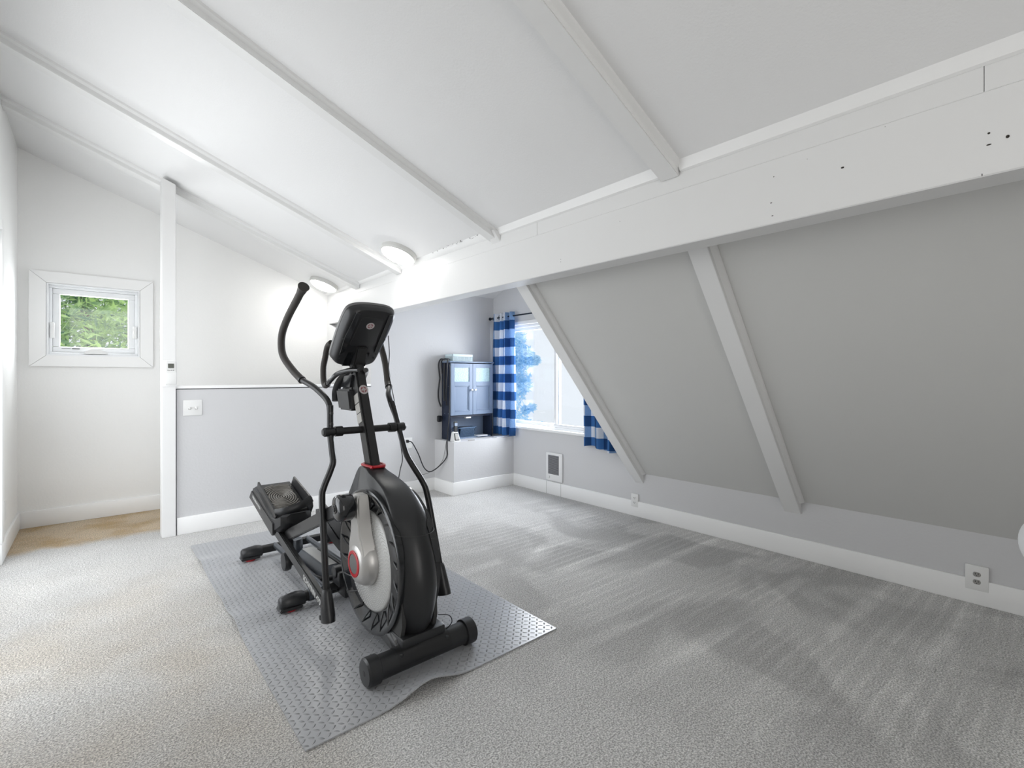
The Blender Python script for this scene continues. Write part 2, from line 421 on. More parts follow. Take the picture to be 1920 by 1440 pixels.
# alcove / stair back wall with window hole
wx0, wx1, wz0, wz1 = -.262, .262, 1.49, 2.02
hx0, hx1, hz0, hz1 = -.32, .31, 1.45, 2.072
bm = B()
for a in ((XL-.12, hx0, 0, 3.5), (hx1, 2.30, 0, 3.2), (hx0, hx1, 0, hz0), (hx0, hx1, hz1, 3.4)): box(bm, a[0], a[1], YA, YA+.14, a[2], a[3])
struct(obj('wall_alcove', bm, 'white_wall', smooth=False), 'white wall of the alcove behind the half wall')
# side wall of the stair opening (faces left) from back wall corner to alcove wall
struct(bx('wall_stair', (2.131, 2.19, YB+.121, YA, 0, 1.90), 'white_wall', smooth=False), 'white side wall of the stair opening')
bm = B(); box(bm, 2.057, 2.13, 5.44, YA, 1.17, 1.80); prism(bm, [(5.44, 1.80), (YA, 1.80), (YA, 1.885), (5.66, 1.885)], 'x', 2.057, 2.13)
struct(obj('trim_1', bm, 'beam', smooth=False), 'white post stub under the far end of the long beam')
# half wall
struct(bx('wall_half', (.49, 2.13, YB, YB+.11, 0, 1.165), 'grey_wall', smooth=False), 'grey half wall beside the post')
struct(bx('trim_2', (.475, 2.125, YB-.012, YB+.13, 1.172, 1.196), 'trim', bev=.004), 'white cap board on the grey half wall')
bx('shadow_gap', (.49, 2.12, YB+.004, YB+.10, 1.163, 1.174), 'dark', bpy.data.objects['wall_half'], smooth=False)
# grey back wall
struct(bx('wall_back', (2.13, XR+.13, YB, YB+.12, 0, 2.30), 'grey_wall', smooth=False), 'grey back wall behind the blue cabinet')
# window wall / knee wall
GY0, GY1, GZ0, GZ1 = 3.16, 4.46, .69, 1.87
bm = B(); box(bm, XR, XR+.13, YF, GY0, 0, .42); box(bm, XR, XR+.13, GY0, GY1, 0, GZ0); box(bm, XR, XR+.13, GY1, YB+.12, 0, 3.1)
box(bm, XR, XR+.13, 2.50, GY0, .42, 3.1); box(bm, XR, XR+.13, GY0, GY1, GZ1, 3.1)
struct(obj('wall_right', bm, 'grey_wall', smooth=False), 'grey low wall and window wall at the right')
# sloped grey wall
def slope_x(z, y):
    k = lerp_tab([(1.2, 1.232), (2.5, 1.12)], y); return XR-(z-.396)/k
bm = B()
solid_sheet(bm, lambda u, v: (slope_x(.396+u*2.1, YF+v*(2.60-YF)), YF+v*(2.60-YF), .396+u*2.1), 4, 24, (.06, 0, .03))
struct(obj('wall_slope', bm, 'slope', angle=60), 'grey steeply sloping wall under the long beam')
# dormer cheek and ceilings over the window bay
bm = B(); prism(bm, [(XR, .396), (slope_x(2.45, 2.55), 2.45), (XR, 2.45)], 'y', 2.60, 2.66)
struct(obj('wall_dormer', bm, 'grey_wall', smooth=False), 'grey side of the window bay')
bm = B(); prism(bm, [(YB+.12, 2.185), (3.9, 2.56), (2.55, 2.56), (2.55, 2.64), (3.9, 2.64), (YB+.12, 2.27)], 'x', XB1-.02, XR+.1)
struct(obj('ceiling.001', bm, 'ceiling', smooth=False), 'small white ceiling over the window bay')
# rear wall behind the camera with an opening added for fill light, gable infill
bm = B(); box(bm, XL-.12, -.45, YF-.1, YF, 0, 3.4); box(bm, .75, XR+.13, YF-.1, YF, 0, 2.9); box(bm, -.45, .75, YF-.1, YF, 2.65, 3.4)
struct(obj('wall_front', bm, 'white_wall', smooth=False), 'unseen white wall behind the viewpoint with an opening added for fill light')
# box-in (low plinth) in the corner: lifts the cabinet
struct(bx('wall_plinth', (2.888, XR+.01, 4.30, YB+.01, 0, .565), 'grey_wall', smooth=False), 'low grey boxed ledge in the corner under the cabinet')
# ------------------------------------------------------------------ baseboards
def baseb(name, x0, x1, y0, y1, label, h=.138):
    bm = B(); box(bm, x0, x1, y0, y1, 0, h, .004)
    return struct(obj(name, bm, 'trim'), label)
baseb('baseboard_right', XR-.016, XR+.002, YF, 4.30, 'tall white baseboard along the low right wall')
bm = B(); box(bm, 2.13, 2.888, YB-.016, YB+.002, 0, .138, .004)
struct(obj('baseboard_back', bm, 'trim'), 'white baseboard on the grey back wall')
bm = B(); box(bm, .49, 2.13, YB-.016, YB+.002, 0, .138, .004); struct(obj('baseboard_half', bm, 'trim'), 'white baseboard on the grey half wall')
bm = B(); box(bm, 2.872, XR-.014, 4.284, 4.302, 0, .138, .004); box(bm, 2.872, 2.89, 4.3025, YB-.014, 0, .138, .001)
struct(obj('baseboard_plinth', bm, 'trim'), 'white baseboard around the low ledge')
baseb('baseboard_alcove', XL, 2.1, YA-.016, YA+.002, 'white baseboard in the alcove')
baseb('baseboard_left', XL-.002, XL+.016, 4.70, YA-.01, 'white baseboard on the left wall')
# ------------------------------------------------------------------ big beam
bm = B(); box(bm, XB0, XB1, YF, YA, 1.882, 2.142, .004, 1)
bm2 = bm
struct(obj('trim_3', bm, 'beam'), 'long white timber beam carrying the rafters')
bm = B()
for y0, y1 in ((YF, .1755), (.177, 2.156), (2.1575, 4.8305), (4.832, YA)): box(bm, XB0+.007, XB1, y0, y1, 2.1425, 2.235, .001, 1)
struct(obj('trim_4', bm, 'beam'), 'jointed white board on top of the long beam')
bm = B()
for y0, y1 in ((YF, 1.19), (1.29, 2.54), (2.625, 3.9), (3.985, 4.80), (4.9, YA)):
    prism(bm, [(XB0+.006, 2.222), (XB0-.006, 2.228), (XB0-.022, ceil_z(XB0-.03, y1)-.004), (XB0-.03, ceil_z(XB0-.03, y1)+.01), (XB0+.02, 2.27)], 'y', y0, y1)
struct(obj('trim_5', bm, 'trim'), 'white cove strip between beam and ceiling')
# nail holes and scars on the beam
bm = B()
for (y, z, ry, rz) in ((.545, 2.03, .010, .006), (1.53, 2.075, .003, .003), (.165, 2.01, .006, .006), (.165, 1.975, .011, .004), (.125, 1.985, .008, .009), (.42, 2.13, .002, .002), (.78, 2.07, .004, .003), (.79, 1.968, .007, .003), (.785, 1.915, .007, .003), (.66, 2.1, .002, .002), (1.95, 1.955, .003, .003), (1.95, 1.94, .003, .003), (.18, 1.888, .002, .008)):
    tube(bm, [(XB0-.0006, y, z), (XB0+.002, y, z)], (lambda t, a=ry*.55, b=rz*.55: (b, a)), 8, 1, True, 0, False, (0, 0, 1))
obj('nail_hole', bm, 'brown', bpy.data.objects['trim_3'])
# peeling patch on top of the beam near second rafter
bm = B()
for i in range(34):
    y = 2.70+random.random()*.62; z = ceil_z(2.03, y)-.006+random.uniform(-.006, .006); s = random.uniform(.002, .006)
    x = 2.03+random.uniform(-.012, .004)
    vs = [bm.verts.new((x, y-s, z)), bm.verts.new((x+.001, y+s*.6, z-s*.5)), bm.verts.new((x, y+s, z+s*.8)), bm.verts.new((x-.002, y-s*.3, z+s))]
    bm.faces.new(vs)
obj('peeling_paint', bm, 'brown', bpy.data.objects['trim_5'], smooth=False)
# ------------------------------------------------------------------ rafters
k = 6
for (yn, yf, lab) in ((-.16, -.06, 'white rafter nearest the viewpoint'), (1.197, 1.292, 'white rafter meeting the beam at the upper right'), (2.542, 2.622, 'white rafter ending at the middle of the beam'), (3.90, 3.985, 'white rafter between the two ceiling lights'), (4.80, 4.90, 'white rafter resting on the post')):
    bm = B()
    pts = []
    def drop(x, y): return ceil_z(x, y)-.055
    for (x) in (XL, XB0+.004):
        pts.append([(x, yn, drop(x, yn)), (x, yf, drop(x, yf)), (x, yf, ceil_z(x, yf)+.02), (x, yn, ceil_z(x, yn)+.02)])
    hull8(bm, pts[0]+pts[1], .003)
    for (yy, s) in ((yn, -1), (yf, 1)):        # small mouldings where rafter meets ceiling
        A = [bm.verts.new((XL, yy, ceil_z(XL, yy)-.026)), bm.verts.new((XL, yy+s*.016, ceil_z(XL, yy)-.012)), bm.verts.new((XL, yy+s*.020, ceil_z(XL, yy)+.004)), bm.verts.new((XL, yy, ceil_z(XL, yy)+.004))]
        Bv = [bm.verts.new((XB0, yy, ceil_z(XB0, yy)-.026)), bm.verts.new((XB0, yy+s*.016, ceil_z(XB0, yy)-.012)), bm.verts.new((XB0, yy+s*.020, ceil_z(XB0, yy)+.004)), bm.verts.new((XB0, yy, ceil_z(XB0, yy)+.004))]
        for i in range(4): bm.faces.new((A[i], A[(i+1) % 4], Bv[(i+1) % 4], Bv[i]))
        bm.faces.new(A); bm.faces.new(Bv)
    struct(obj('trim_%d' % k, bm, 'beam'), lab); k += 1
# sloped posts on the grey wall
for (yn, yf, lab) in ((-.25, -.14, 'white sloping stud close to the viewpoint'), (1.235, 1.345, 'white sloping stud in the middle of the grey slope'), (2.515, 2.605, 'white sloping stud beside the window')):
    bm = B(); pts = []
    dz = .088
    for z in (.33, 2.25):
        x = slope_x(z, yn)-.0
        pts.append([(x-dz*.82, yn, z), (x-dz*.82, yf, z), (x+.05, yf, z+.0), (x+.05, yn, z+.0)])
    # bottom end: clip at knee wall plane
    z0 = .396-dz*1.0
    pts[0] = [(XR, yn, slope_b(yn) if False else .396-dz*1.02), (XR, yf, .396-dz*1.02), (XR+.03, yf, .40), (XR+.03, yn, .40)]
    hull8(bm, pts[0]+pts[1], .002)
    s = -1
    for off, (a, b_) in ((0, (yn, yn-.024)),):
        q = []
        for z in (.396, 2.2):
            x = slope_x(z, yn)
            q.append([(x-.036, a, z-.008), (x-.030, a-.010, z-.006), (x-.016, b_+.004, z-.003), (x-.006, b_, z), (x+.03, b_, z), (x+.03, a, z)])
        A = [bm.verts.new(p) for p in q[0]]; Bv = [bm.verts.new(p) for p in q[1]]
        for i in range(6): bm.faces.new((A[i], A[(i+1) % 6], Bv[(i+1) % 6], Bv[i]))
        bm.faces.new(A); bm.faces.new(Bv)
    if yn > 2:      # flat trim strip on the window side
        q = []
        for z in (.37, 2.15):
            x = slope_x(z, yn); q.append([(x-.050, yf+.006, z), (x-.050, yf+.036, z), (x+.01, yf+.036, z), (x+.01, yf+.006, z)])
        hull8(bm, q[0]+q[1])
    struct(obj('trim_%d' % k, bm, 'beam'), lab); k += 1
# post at half wall
bm = B()
hull8(bm, [(.392, 4.655, 0), (.482, 4.655, 0), (.482, 4.80, 0), (.392, 4.80, 0), (.392, 4.655, ceil_z(.392, 4.7)-.035), (.482, 4.655, ceil_z(.482, 4.7)-.035), (.482, 4.80, ceil_z(.482, 4.7)-.035), (.392, 4.80, ceil_z(.392, 4.7)-.035)], .003)
struct(obj('trim_%d' % k, bm, 'beam'), 'white square post between alcove and half wall'); k += 1
# ------------------------------------------------------------------ alcove window
w = bpy.data.objects.new('window_1', None); COL.objects.link(w); w.location = (0, YA, 1.36); struct(w, 'small white awning window in the alcove')
ox0, ox1, oz0, oz1 = -.425, .41, 1.357, 2.167
def mitre(bm, o, i, y0, y1):
    O = [(o[0], o[2]), (o[1], o[2]), (o[1], o[3]), (o[0], o[3])]; I = [(i[0], i[2]), (i[1], i[2]), (i[1], i[3]), (i[0], i[3])]
    for a in range(4):
        b = (a+1) % 4; g = .0012
        pts = [O[a], O[b], I[b], I[a]]; cx = sum(p[0] for p in pts)/4; cz = sum(p[1] for p in pts)/4
        pts = [(cx+(p[0]-cx)*(1-g*3), cz+(p[1]-cz)*(1-g*3)) for p in pts]
        prism(bm, pts, 'y', y0, y1)
bm = B(); mitre(bm, (ox0, ox1, oz0, oz1), (-.322, .312, 1.450, 2.073), YA-.028, YA+.001)
obj('casing', bm, 'trim', w, smooth=False)
def rect_frame(bm, x0, x1, z0, z1, t, y0, y1, bev=0, axis='y'):
    for a in ((x0, x1, z0, z0+t), (x0, x1, z1-t, z1), (x0, x0+t, z0+t, z1-t), (x1-t, x1, z0+t, z1-t)):
        if axis == 'y': box(bm, a[0], a[1], y0, y1, a[2], a[3], bev)
        else: box(bm, y0, y1, a[0], a[1], a[2], a[3], bev)
bm = B(); rect_frame(bm, -.32, .31, 1.45, 2.072, .012, YA-.02, YA+.14); rect_frame(bm, -.308, .298, 1.462, 2.06, .022, YA+.03, YA+.10, .003)
obj('frame', bm, 'vinyl', w)
bm = B(); rect_frame(bm, -.286, .276, 1.484, 2.038, .048, YA+.05, YA+.095, .006)
obj('sash', bm, 'vinyl', w)
bx('pane', (-.24, .23, 1.53 if False else YA+.070, YA+.074, 1.53, 1.992), 'glass', w, smooth=False)
bm = B(); prism(bm, [(-.085, 1.475), (.085, 1.475), (.07, 1.492), (.03, 1.512), (-.03, 1.512), (-.07, 1.492)], 'y', YA+.0, YA+.045); box(bm, -.08, .08, YA-.006, YA+.02, 1.471, 1.479)
hd = obj('crank_handle', bm, 'plate', w)
bm = B(); box(bm, -.302, -.272, YA+.015, YA+.045, 1.60, 1.74, .008); obj('latch', bm, 'plate', w)
bm = B(); box(bm, .262, .292, YA+.015, YA+.045, 1.62, 1.74, .008); obj('latch', bm, 'plate', w)
bm = B(); box(bm, -.16, -.11, YA+.047, YA+.0505, 1.512, 1.519); box(bm, -.228, -.17, YA+.047, YA+.0505, 1.5145, 1.517); obj('sticker', bm, 'dark', w, smooth=False)
# ------------------------------------------------------------------ gable window
w = bpy.data.objects.new('window_2', None); COL.objects.link(w); w.location = (XR, 3.7, GZ0); struct(w, 'white sliding window in the right wall between the curtains')
bm = B(); rect_frame(bm, GY0, GY1, GZ0, GZ1, .03, XR+.03, XR+.11, .003, 'x'); obj('frame', bm, 'vinyl', w)
bm = B(); rect_frame(bm, 3.62, GY1-.03, GZ0+.03, GZ1-.03, .035, XR+.065, XR+.095, .003, 'x'); s1 = obj('sash', bm, 'vinyl', w)
bx('pane', (XR+.078, XR+.082, 3.65, GY1-.06, GZ0+.06, GZ1-.06), 'glass', s1, smooth=False)
bm = B(); rect_frame(bm, GY0+.03, 3.67, GZ0+.03, GZ1-.03, .035, XR+.035, XR+.062, .003, 'x'); s2 = obj('sash', bm, 'vinyl', w)
bx('pane', (XR+.046, XR+.050, GY0+.06, 3.64, GZ0+.06, GZ1-.06), 'glass', s2, smooth=False)
bx('sill', (XR-.025, XR+.06, GY0-.03, GY1+.03, GZ0-.022, GZ0+.006), 'trim', w, bev=.004)
bx('head_casing', (XR-.012, XR+.03, GY0-.02, GY1+.02, GZ1, GZ1+.04), 'trim', w, bev=.003)
# ------------------------------------------------------------------ door in the left wall (only its casing shows)
w = bpy.data.objects.new('door_1', None); COL.objects.link(w); w.location = (XL, 3.5, 0); struct(w, 'white cased glazed door at the left edge')
bm = B()
for a in ((4.70, 4.79, 0.14, 2.34), (2.31, 2.40, 0, 2.34), (2.40, 4.70, 2.26, 2.34)): box(bm, XL-.01, XL+.018, a[0], a[1], a[2], a[3], .003)
obj('casing', bm, 'trim', w)
bm = B()
for y0 in (2.40, 3.55): rect_frame(bm, y0, y0+1.15, .02, 2.26, .07, XL-.09, XL-.05, .003, 'x')
obj('door_frame', bm, 'vinyl', w)
bm = B()
for y0 in (2.47, 3.62): box(bm, XL-.072, XL-.068, y0, y0+1.01, .09, 2.19)
obj('pane', bm, 'glass', w, smooth=False)

# ------------------------------------------------------------------ ceiling lights
def ceiling_light(x, y, r, label):
    c = Vector((x, y, ceil_z(x, y)))
    sl = lerp_tab([(1.2, .415), (2.5, .398), (4.7, .378), (5.72, .371)], y)
    n = Vector((-sl, 0, -1)).normalized()
    t = thing('ceiling_light', label, 'ceiling light', c, 'round ceiling lights beside the beam')
    rot = Vector((0, 0, -1)).rotation_difference(n).to_matrix().to_4x4()
    def mk(name, prof, m):
        bm = B(); lathe(bm, [(-a, b) for a, b in prof], (0, 0, 0), 'z', 48)
        bmesh.ops.transform(bm, matrix=Matrix.Translation(c) @ rot, verts=bm.verts)
        return obj(name, bm, m, t, angle=50)
    mk('rim', [(-.004, r), (.022, r), (.034, r*.985), (.042, r*.93), (.038, r*.885), (.02, r*.87)], 'lamp_rim')
    mk('diffuser', [(.02, r*.885), (.046, r*.86), (.060, r*.70), (.070, r*.4), (.073, .0001)], 'diffuser')
    return t
ceiling_light(1.905, 3.64, .150, 'round lit ceiling light between two rafters, the nearer of the pair')
ceiling_light(1.89, 5.33, .150, 'round lit ceiling light above the alcove wall, the farther of the pair')

# ------------------------------------------------------------------ curtains
def curtain(y0, y1, ztop, zbot, amp, n, arc, label, ph=0.0, zfun=None):
    bm = B()
    def f(u, v):
        y = y0+(y1-y0)*u; z = zbot+(ztop-zbot)*v
        a = amp*(.85+.25*math.sin(9*u+2)) * (1.0 if v > .5 else 1+.25*(.5-v))
        x = 3.652+a*math.sin(2*PI*n*u+ph)+.006*math.sin(5*v+7*u)
        if zfun: z += zfun(u)*(1-v)
        return (x, y+.010*math.sin(4*v+3*u), z)
    solid_sheet(bm, f, 120, 60, (.0025, 0, 0))
    lay = bm.loops.layers.uv.verify()
    for fc in bm.faces:
        for l in fc.loops:
            co = l.vert.co
            l[lay].uv = ((co.y-y0)/(y1-y0)*arc, 2.02-co.z+.01)
    o = obj('curtain', bm, 'check', angle=80); tag(o, label, 'curtain', 'blue checked curtains on the rod')
    return o
cl = curtain(4.60, 4.20, 2.02, .585, .046, 4.0, 1.04, 'blue and white checked curtain hanging behind the cabinet, left side of window', .6)
cr = curtain(3.17, 2.72, 2.02, .575, .030, 3.0, .92, 'blue and white checked curtain end showing right of the window under the sloping stud', 2.2, lambda u: .02*math.sin(6*u))
for c_, ys in ((cl, (4.575, 4.47, 4.36, 4.245)),):
    for y in ys:
        bm = B(); ring = [(3.652+.026*math.cos(a)*.0, y+.024*math.cos(a), 1.972+.024*math.sin(a)) for a in [2*PI*i/16 for i in range(17)]]
        ring = [(3.652+.014*math.sin(i), p[1], p[2]) if False else p for i, p in enumerate(ring)]
        tube(bm, ring, .004, 6, 1, False); o = obj('grommet', bm, 'chrome', c_)
rt = thing('curtain_rod', 'thin dark metal curtain rod above the window', 'curtain rod', (3.652, 3.65, 1.97))
bm = B(); cyl(bm, (3.652, 4.63, 1.972), (3.652, 2.70, 1.972), .0085, 12); obj('rod', bm, 'rod', rt)
bm = B(); lathe(bm, [(-.0, .006), (.008, .017), (.02, .02), (.03, .013), (.034, .0001)], (3.652, 4.63, 1.972), 'y', 16); obj('finial', bm, 'rod', rt)
bm = B()
for y in (4.615, 2.68): box(bm, 3.645, XR, y-.006, y+.006, 1.962, 1.982, .002)
obj('bracket', bm, 'rod', rt)

# ------------------------------------------------------------------ wall fittings
def outlet_x(y, z, w_, h_, label, X=XR, duplex=True, sgn=-1, th=.008, group='duplex outlets on the low right wall'):
    t = thing('wall_outlet', label, 'outlet', (X, y, z-h_/2), group)
    bx('cover_plate', (X+sgn*(th+.010) if sgn < 0 else X, X if sgn < 0 else X+th, y-w_/2, y+w_/2, z-h_/2, z+h_/2), 'plate', t, bev=.003)
    xf = X+sgn*(th+.010)
    for dz in (.021, -.021):
        bm = B(); lathe(bm, [(-.002, .0155), (.001, .0165), (.004, .0165)], (xf-.0005, y, z+dz), 'x', 24)
        for v in bm.verts:
            if v.co.z > z+dz+.0125: v.co.z = z+dz+.0125
            if v.co.z < z+dz-.0125: v.co.z = z+dz-.0125
        so = obj('socket', bm, 'label' if w_ > .09 else 'plate', t)
        bm = B()
        for dy in (-.006, .006): box(bm, xf-.0045, xf-.001, y+dy-.0012, y+dy+.0012, z+dz-.001, z+dz+.008)
        cyl(bm, (xf-.0045, y, z+dz-.007), (xf-.001, y, z+dz-.007), .0022, 8); obj('slot', bm, 'dark', so)
    return t
outlet_x(.346, .148, .096, .137, 'large square white outlet notched into the baseboard at the right')
outlet_x(2.60, .143, .074, .118, 'small white outlet on the low wall below the window-side stud')
# outlet on back wall with plug
t = thing('wall_outlet', 'white outlet with plugs on the grey back wall behind the exercise machine', 'outlet', (2.56, YB, .47))
bx('cover_plate', (2.50, 2.60, YB-.008, YB, .49, .61), 'plate', t, bev=.003)
bx('plug', (2.535, 2.575, YB-.045, YB-.008, .50, .54), 'plate', t, bev=.006)
bx('plug', (2.52, 2.545, YB-.04, YB-.008, .56, .59), 'black', t, bev=.005)
# light switch
t = thing('light_switch', 'white double light switch plate on the grey half wall', 'light switch', (.597, YB, .95))
bx('switch_plate', (.532, .662, YB-.008, YB, .952, 1.080), 'plate', t, bev=.004)
for x in (.575, .62):
    bx('toggle', (x-.005, x+.005, YB-.020, YB-.006, 1.004, 1.024), 'plate', t, bev=.002)
bm = B()
for x in (.575, .62): box(bm, x-.008, x+.008, YB-.0088, YB-.007, 1.001, 1.012)
obj('slot', bm, 'label', t, smooth=False)
# thermostat
t = thing('thermostat', 'white programmable thermostat mounted on the post', 'thermostat', (.447, 4.655, 1.2))
bm = B(); hull8(bm, [(.408, 4.630, 1.205), (.486, 4.630, 1.205), (.486, 4.655, 1.205), (.408, 4.655, 1.205), (.416, 4.634, 1.392), (.480, 4.634, 1.392), (.480, 4.655, 1.392), (.416, 4.655, 1.392)], .004); obj('body', bm, 'plate', t)
bx('door_cover', (.411, .483, 4.627, 4.634, 1.212, 1.30), 'plate', t, bev=.002)
bx('display', (.428, .466, 4.6295, 4.636, 1.336, 1.372), 'lcd', t, smooth=False)
bm = B()
for x in (.428, .440, .452, .464): box(bm, x-.003, x+.003, 4.629, 4.635, 1.317, 1.323, .001)
obj('button', bm, 'grey_plastic', t)
bm = B(); box(bm, .386, .489, 4.650, 4.656, 1.190, 1.40, .002); obj('back_plate', bm, 'trim', t)
# heater in window wall
t = thing('wall_heater', 'white electric wall heater with dark grille below the window', 'wall heater', (XR, 3.62, .14))
bx('cover', (XR-.022, XR, 3.500, 3.740, .150, .452), 'heater', t, bev=.010)
bx('grille_opening', (XR-.0235, XR-.012, 3.545, 3.702, .222, .425), 'grille', t, smooth=False)
bm = B()
for i in range(17):
    z = .228+i*.0118; box(bm, XR-.027, XR-.021, 3.548, 3.699, z, z+.0045)
obj('slat', bm, 'grille2', t, smooth=False)
bm = B(); lathe(bm, [(-.034, .008), (-.032, .012), (-.020, .014)], (XR, 3.688, .188), 'x', 20); obj('knob', bm, 'heater', t)
# seams in the baseboard below the heater
bm = B()
for y in (3.52, 3.735): box(bm, XR-.0175, XR-.015, y-.001, y+.001, .0, .137)
obj('seam', bm, 'label', bpy.data.objects['baseboard_right'], smooth=False)
# small outlet plate at the extreme left
t = thing('wall_outlet', 'white outlet plate on the left wall just above the baseboard', 'outlet', (XL, 4.92, .24))
bx('cover_plate', (XL, XL+.010, 4.865, 4.965, .25, .385), 'plate', t, bev=.003)
# white round lamp at right edge
p = Vector((2.088, .007, 0))
t = thing('floor_lamp', 'round white globe cut off by the right edge of the picture', 'lamp', p)
bm = B(); bmesh.ops.create_uvsphere(bm, u_segments=40, v_segments=24, radius=.099); bmesh.ops.translate(bm, verts=bm.verts, vec=p+Vector((0, 0, .785))); obj('lamp_shade', bm, 'shade', t, angle=80)
bm = B(); cyl(bm, p+Vector((0, 0, .02)), p+Vector((0, 0, .71)), .009, 16); obj('pole', bm, 'shade', t)
bm = B(); lathe(bm, [(0, .11), (.012, .11), (.022, .10), (.026, .012)], p, 'z', 40); obj('base', bm, 'shade', t)

# ------------------------------------------------------------------ blue cabinet on the ledge
Z0 = .565; CY = 4.49; CX0, CX1, CT = 2.968, 3.560, 1.425
t = thing('wall_cabinet', 'dark blue two-door cabinet with open lower niche standing on the ledge', 'cabinet', (3.26, 4.57, Z0))
bm = B(); box(bm, CX0, CX0+.018, CY+.004, YB-.02, Z0, CT, .002); obj('side_panel', bm, 'navy', t)
bm = B(); box(bm, CX1-.018, CX1, CY+.004, YB-.02, Z0, CT, .002); obj('side_panel', bm, 'navy', t)
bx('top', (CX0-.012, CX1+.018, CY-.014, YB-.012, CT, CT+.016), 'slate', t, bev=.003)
bx('shelf', (CX0+.018, CX1-.018, CY+.006, YB-.03, .812, .830), 'navy', t)
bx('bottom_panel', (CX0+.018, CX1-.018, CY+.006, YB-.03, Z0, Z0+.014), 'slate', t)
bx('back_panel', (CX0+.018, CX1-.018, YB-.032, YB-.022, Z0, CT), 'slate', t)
def cdoor(x0, x1, kx):
    z0, z1 = .836, 1.416; y0, y1 = CY-.016, CY+.003
    bm = B(); st = .046
    gz0, gz1, pz0, pz1 = 1.212, z1-st, z0+.045, 1.165
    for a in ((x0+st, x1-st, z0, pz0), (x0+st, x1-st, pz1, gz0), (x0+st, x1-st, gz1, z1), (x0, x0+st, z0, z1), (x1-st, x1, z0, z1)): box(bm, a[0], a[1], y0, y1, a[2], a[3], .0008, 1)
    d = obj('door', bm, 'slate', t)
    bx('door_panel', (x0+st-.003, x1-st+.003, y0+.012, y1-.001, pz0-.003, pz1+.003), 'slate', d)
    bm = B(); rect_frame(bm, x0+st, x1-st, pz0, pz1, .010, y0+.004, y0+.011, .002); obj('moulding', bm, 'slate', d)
    bx('glass', (x0+st-.003, x1-st+.003, y0+.008, y0+.012, gz0-.003, gz1+.003), 'frost', d, smooth=False)
    bm = B(); lathe(bm, [(.001, .005), (-.010, .006), (-.014, .012), (-.020, .014), (-.026, .010), (-.028, .0001)], (kx, y0, 1.117), 'y', 20); obj('knob', bm, 'chrome', d)
xm = (CX0+CX1)/2
cdoor(CX0+.002, xm-.002, xm-.022); cdoor(xm+.002, CX1-.002, xm+.026)
bm = B(); box(bm, CX0-.001, CX0+.0005, CY+.006, CY+.012, 1.335, 1.38); box(bm, CX0-.001, CX0+.0005, CY+.006, CY+.012, .88, .93); obj('hinge_plate', bm, 'plate', t, smooth=False)
bm = B()
for y in (4.53, 4.60):
    for z in (.855, 1.16): cyl(bm, (CX0-.001, y, z), (CX0+.001, y, z), .004, 10)
obj('screw_cap', bm, 'slate', t)
bm = B(); box(bm, 3.18, 3.25, CY-.004, CY+.04, .795, .812, .004); obj('under_light', bm, 'plate', t)
# box basket on top
t = thing('storage_basket', 'pale blue lattice basket on top of the cabinet', 'basket', (3.14, 4.55, CT+.016))
bm = B(); zz = CT+.016
box(bm, 3.0, 3.275, 4.49, 4.64, zz, zz+.006)
for i in range(15):
    x = 3.004+i*.0191; box(bm, x-.003, x+.003, 4.49, 4.496, zz, zz+.055); box(bm, x-.003, x+.003, 4.634, 4.64, zz, zz+.055)
for i in range(8):
    y = 4.494+i*.0204; box(bm, 3.0, 3.006, y-.003, y+.003, zz, zz+.055); box(bm, 3.269, 3.275, y-.003, y+.003, zz, zz+.055)
for z in (.018, .036):
    box(bm, 3.0, 3.275, 4.490, 4.495, zz+z-.003, zz+z+.003); box(bm, 3.0, 3.005, 4.49, 4.64, zz+z-.003, zz+z+.003)
obj('lattice_body', bm, 'box', t, smooth=False)
bm = B(); rect = (2.996, 3.279, 4.486, 4.644)
for a in ((rect[0], rect[1], rect[2], rect[2]+.010), (rect[0], rect[1], rect[3]-.010, rect[3]), (rect[0], rect[0]+.010, rect[2], rect[3]), (rect[1]-.010, rect[1], rect[2], rect[3])): box(bm, a[0], a[1], a[2], a[3], zz+.052, zz+.080, .003)
obj('rim', bm, 'box', t)
bm = B(); box(bm, 3.02, 3.26, 4.51, 4.62, zz+.006, zz+.066, .006); obj('liner', bm, 'paper', t)
# wicker basket in niche
nz_ = Z0+.014
t = thing('wicker_basket', 'small blue wicker basket in the open niche of the cabinet', 'basket', (3.22, 4.58, nz_))
bm = B(); n_ = 22
for s in range(6):
    z0 = nz_+.004+s*.0165; o_ = .0035*s
    for i in range(n_):
        u = i/n_; x = 3.135+(3.325-3.135)*u; 
        off = .003*(1 if (i+s) % 2 else -1)
        box(bm, x, x+.0105, 4.545-o_+off, 4.552-o_+off, z0, z0+.014, .002, 1)
    for i in range(8):
        y = 4.548+i*.012; off = .003*(1 if (i+s) % 2 else -1)
        for X_, sg in ((3.132, -1), (3.338, 1)): box(bm, X_+sg*o_+off-.003, X_+sg*o_+off+.004, y, y+.0125, z0, z0+.014, .002, 1)
obj('weave', bm, 'wicker', t, smooth=False)
bm = B(); tube(bm, [(3.112, 4.53, nz_+.105), (3.356, 4.53, nz_+.105), (3.356, 4.645, nz_+.105), (3.112, 4.645, nz_+.105), (3.112, 4.53, nz_+.105)], .006, 8, 1); obj('rim', bm, 'wicker', t)
bm = B(); box(bm, 3.135, 3.335, 4.552, 4.635, nz_, nz_+.012); obj('bottom', bm, 'wicker', t)
bm = B(); box(bm, 3.17, 3.31, 4.56, 4.63, nz_+.02, nz_+.112, .01); tag(obj('dark_pouch', bm, 'navy'), 'dark item lying inside the blue wicker basket', 'pouch')
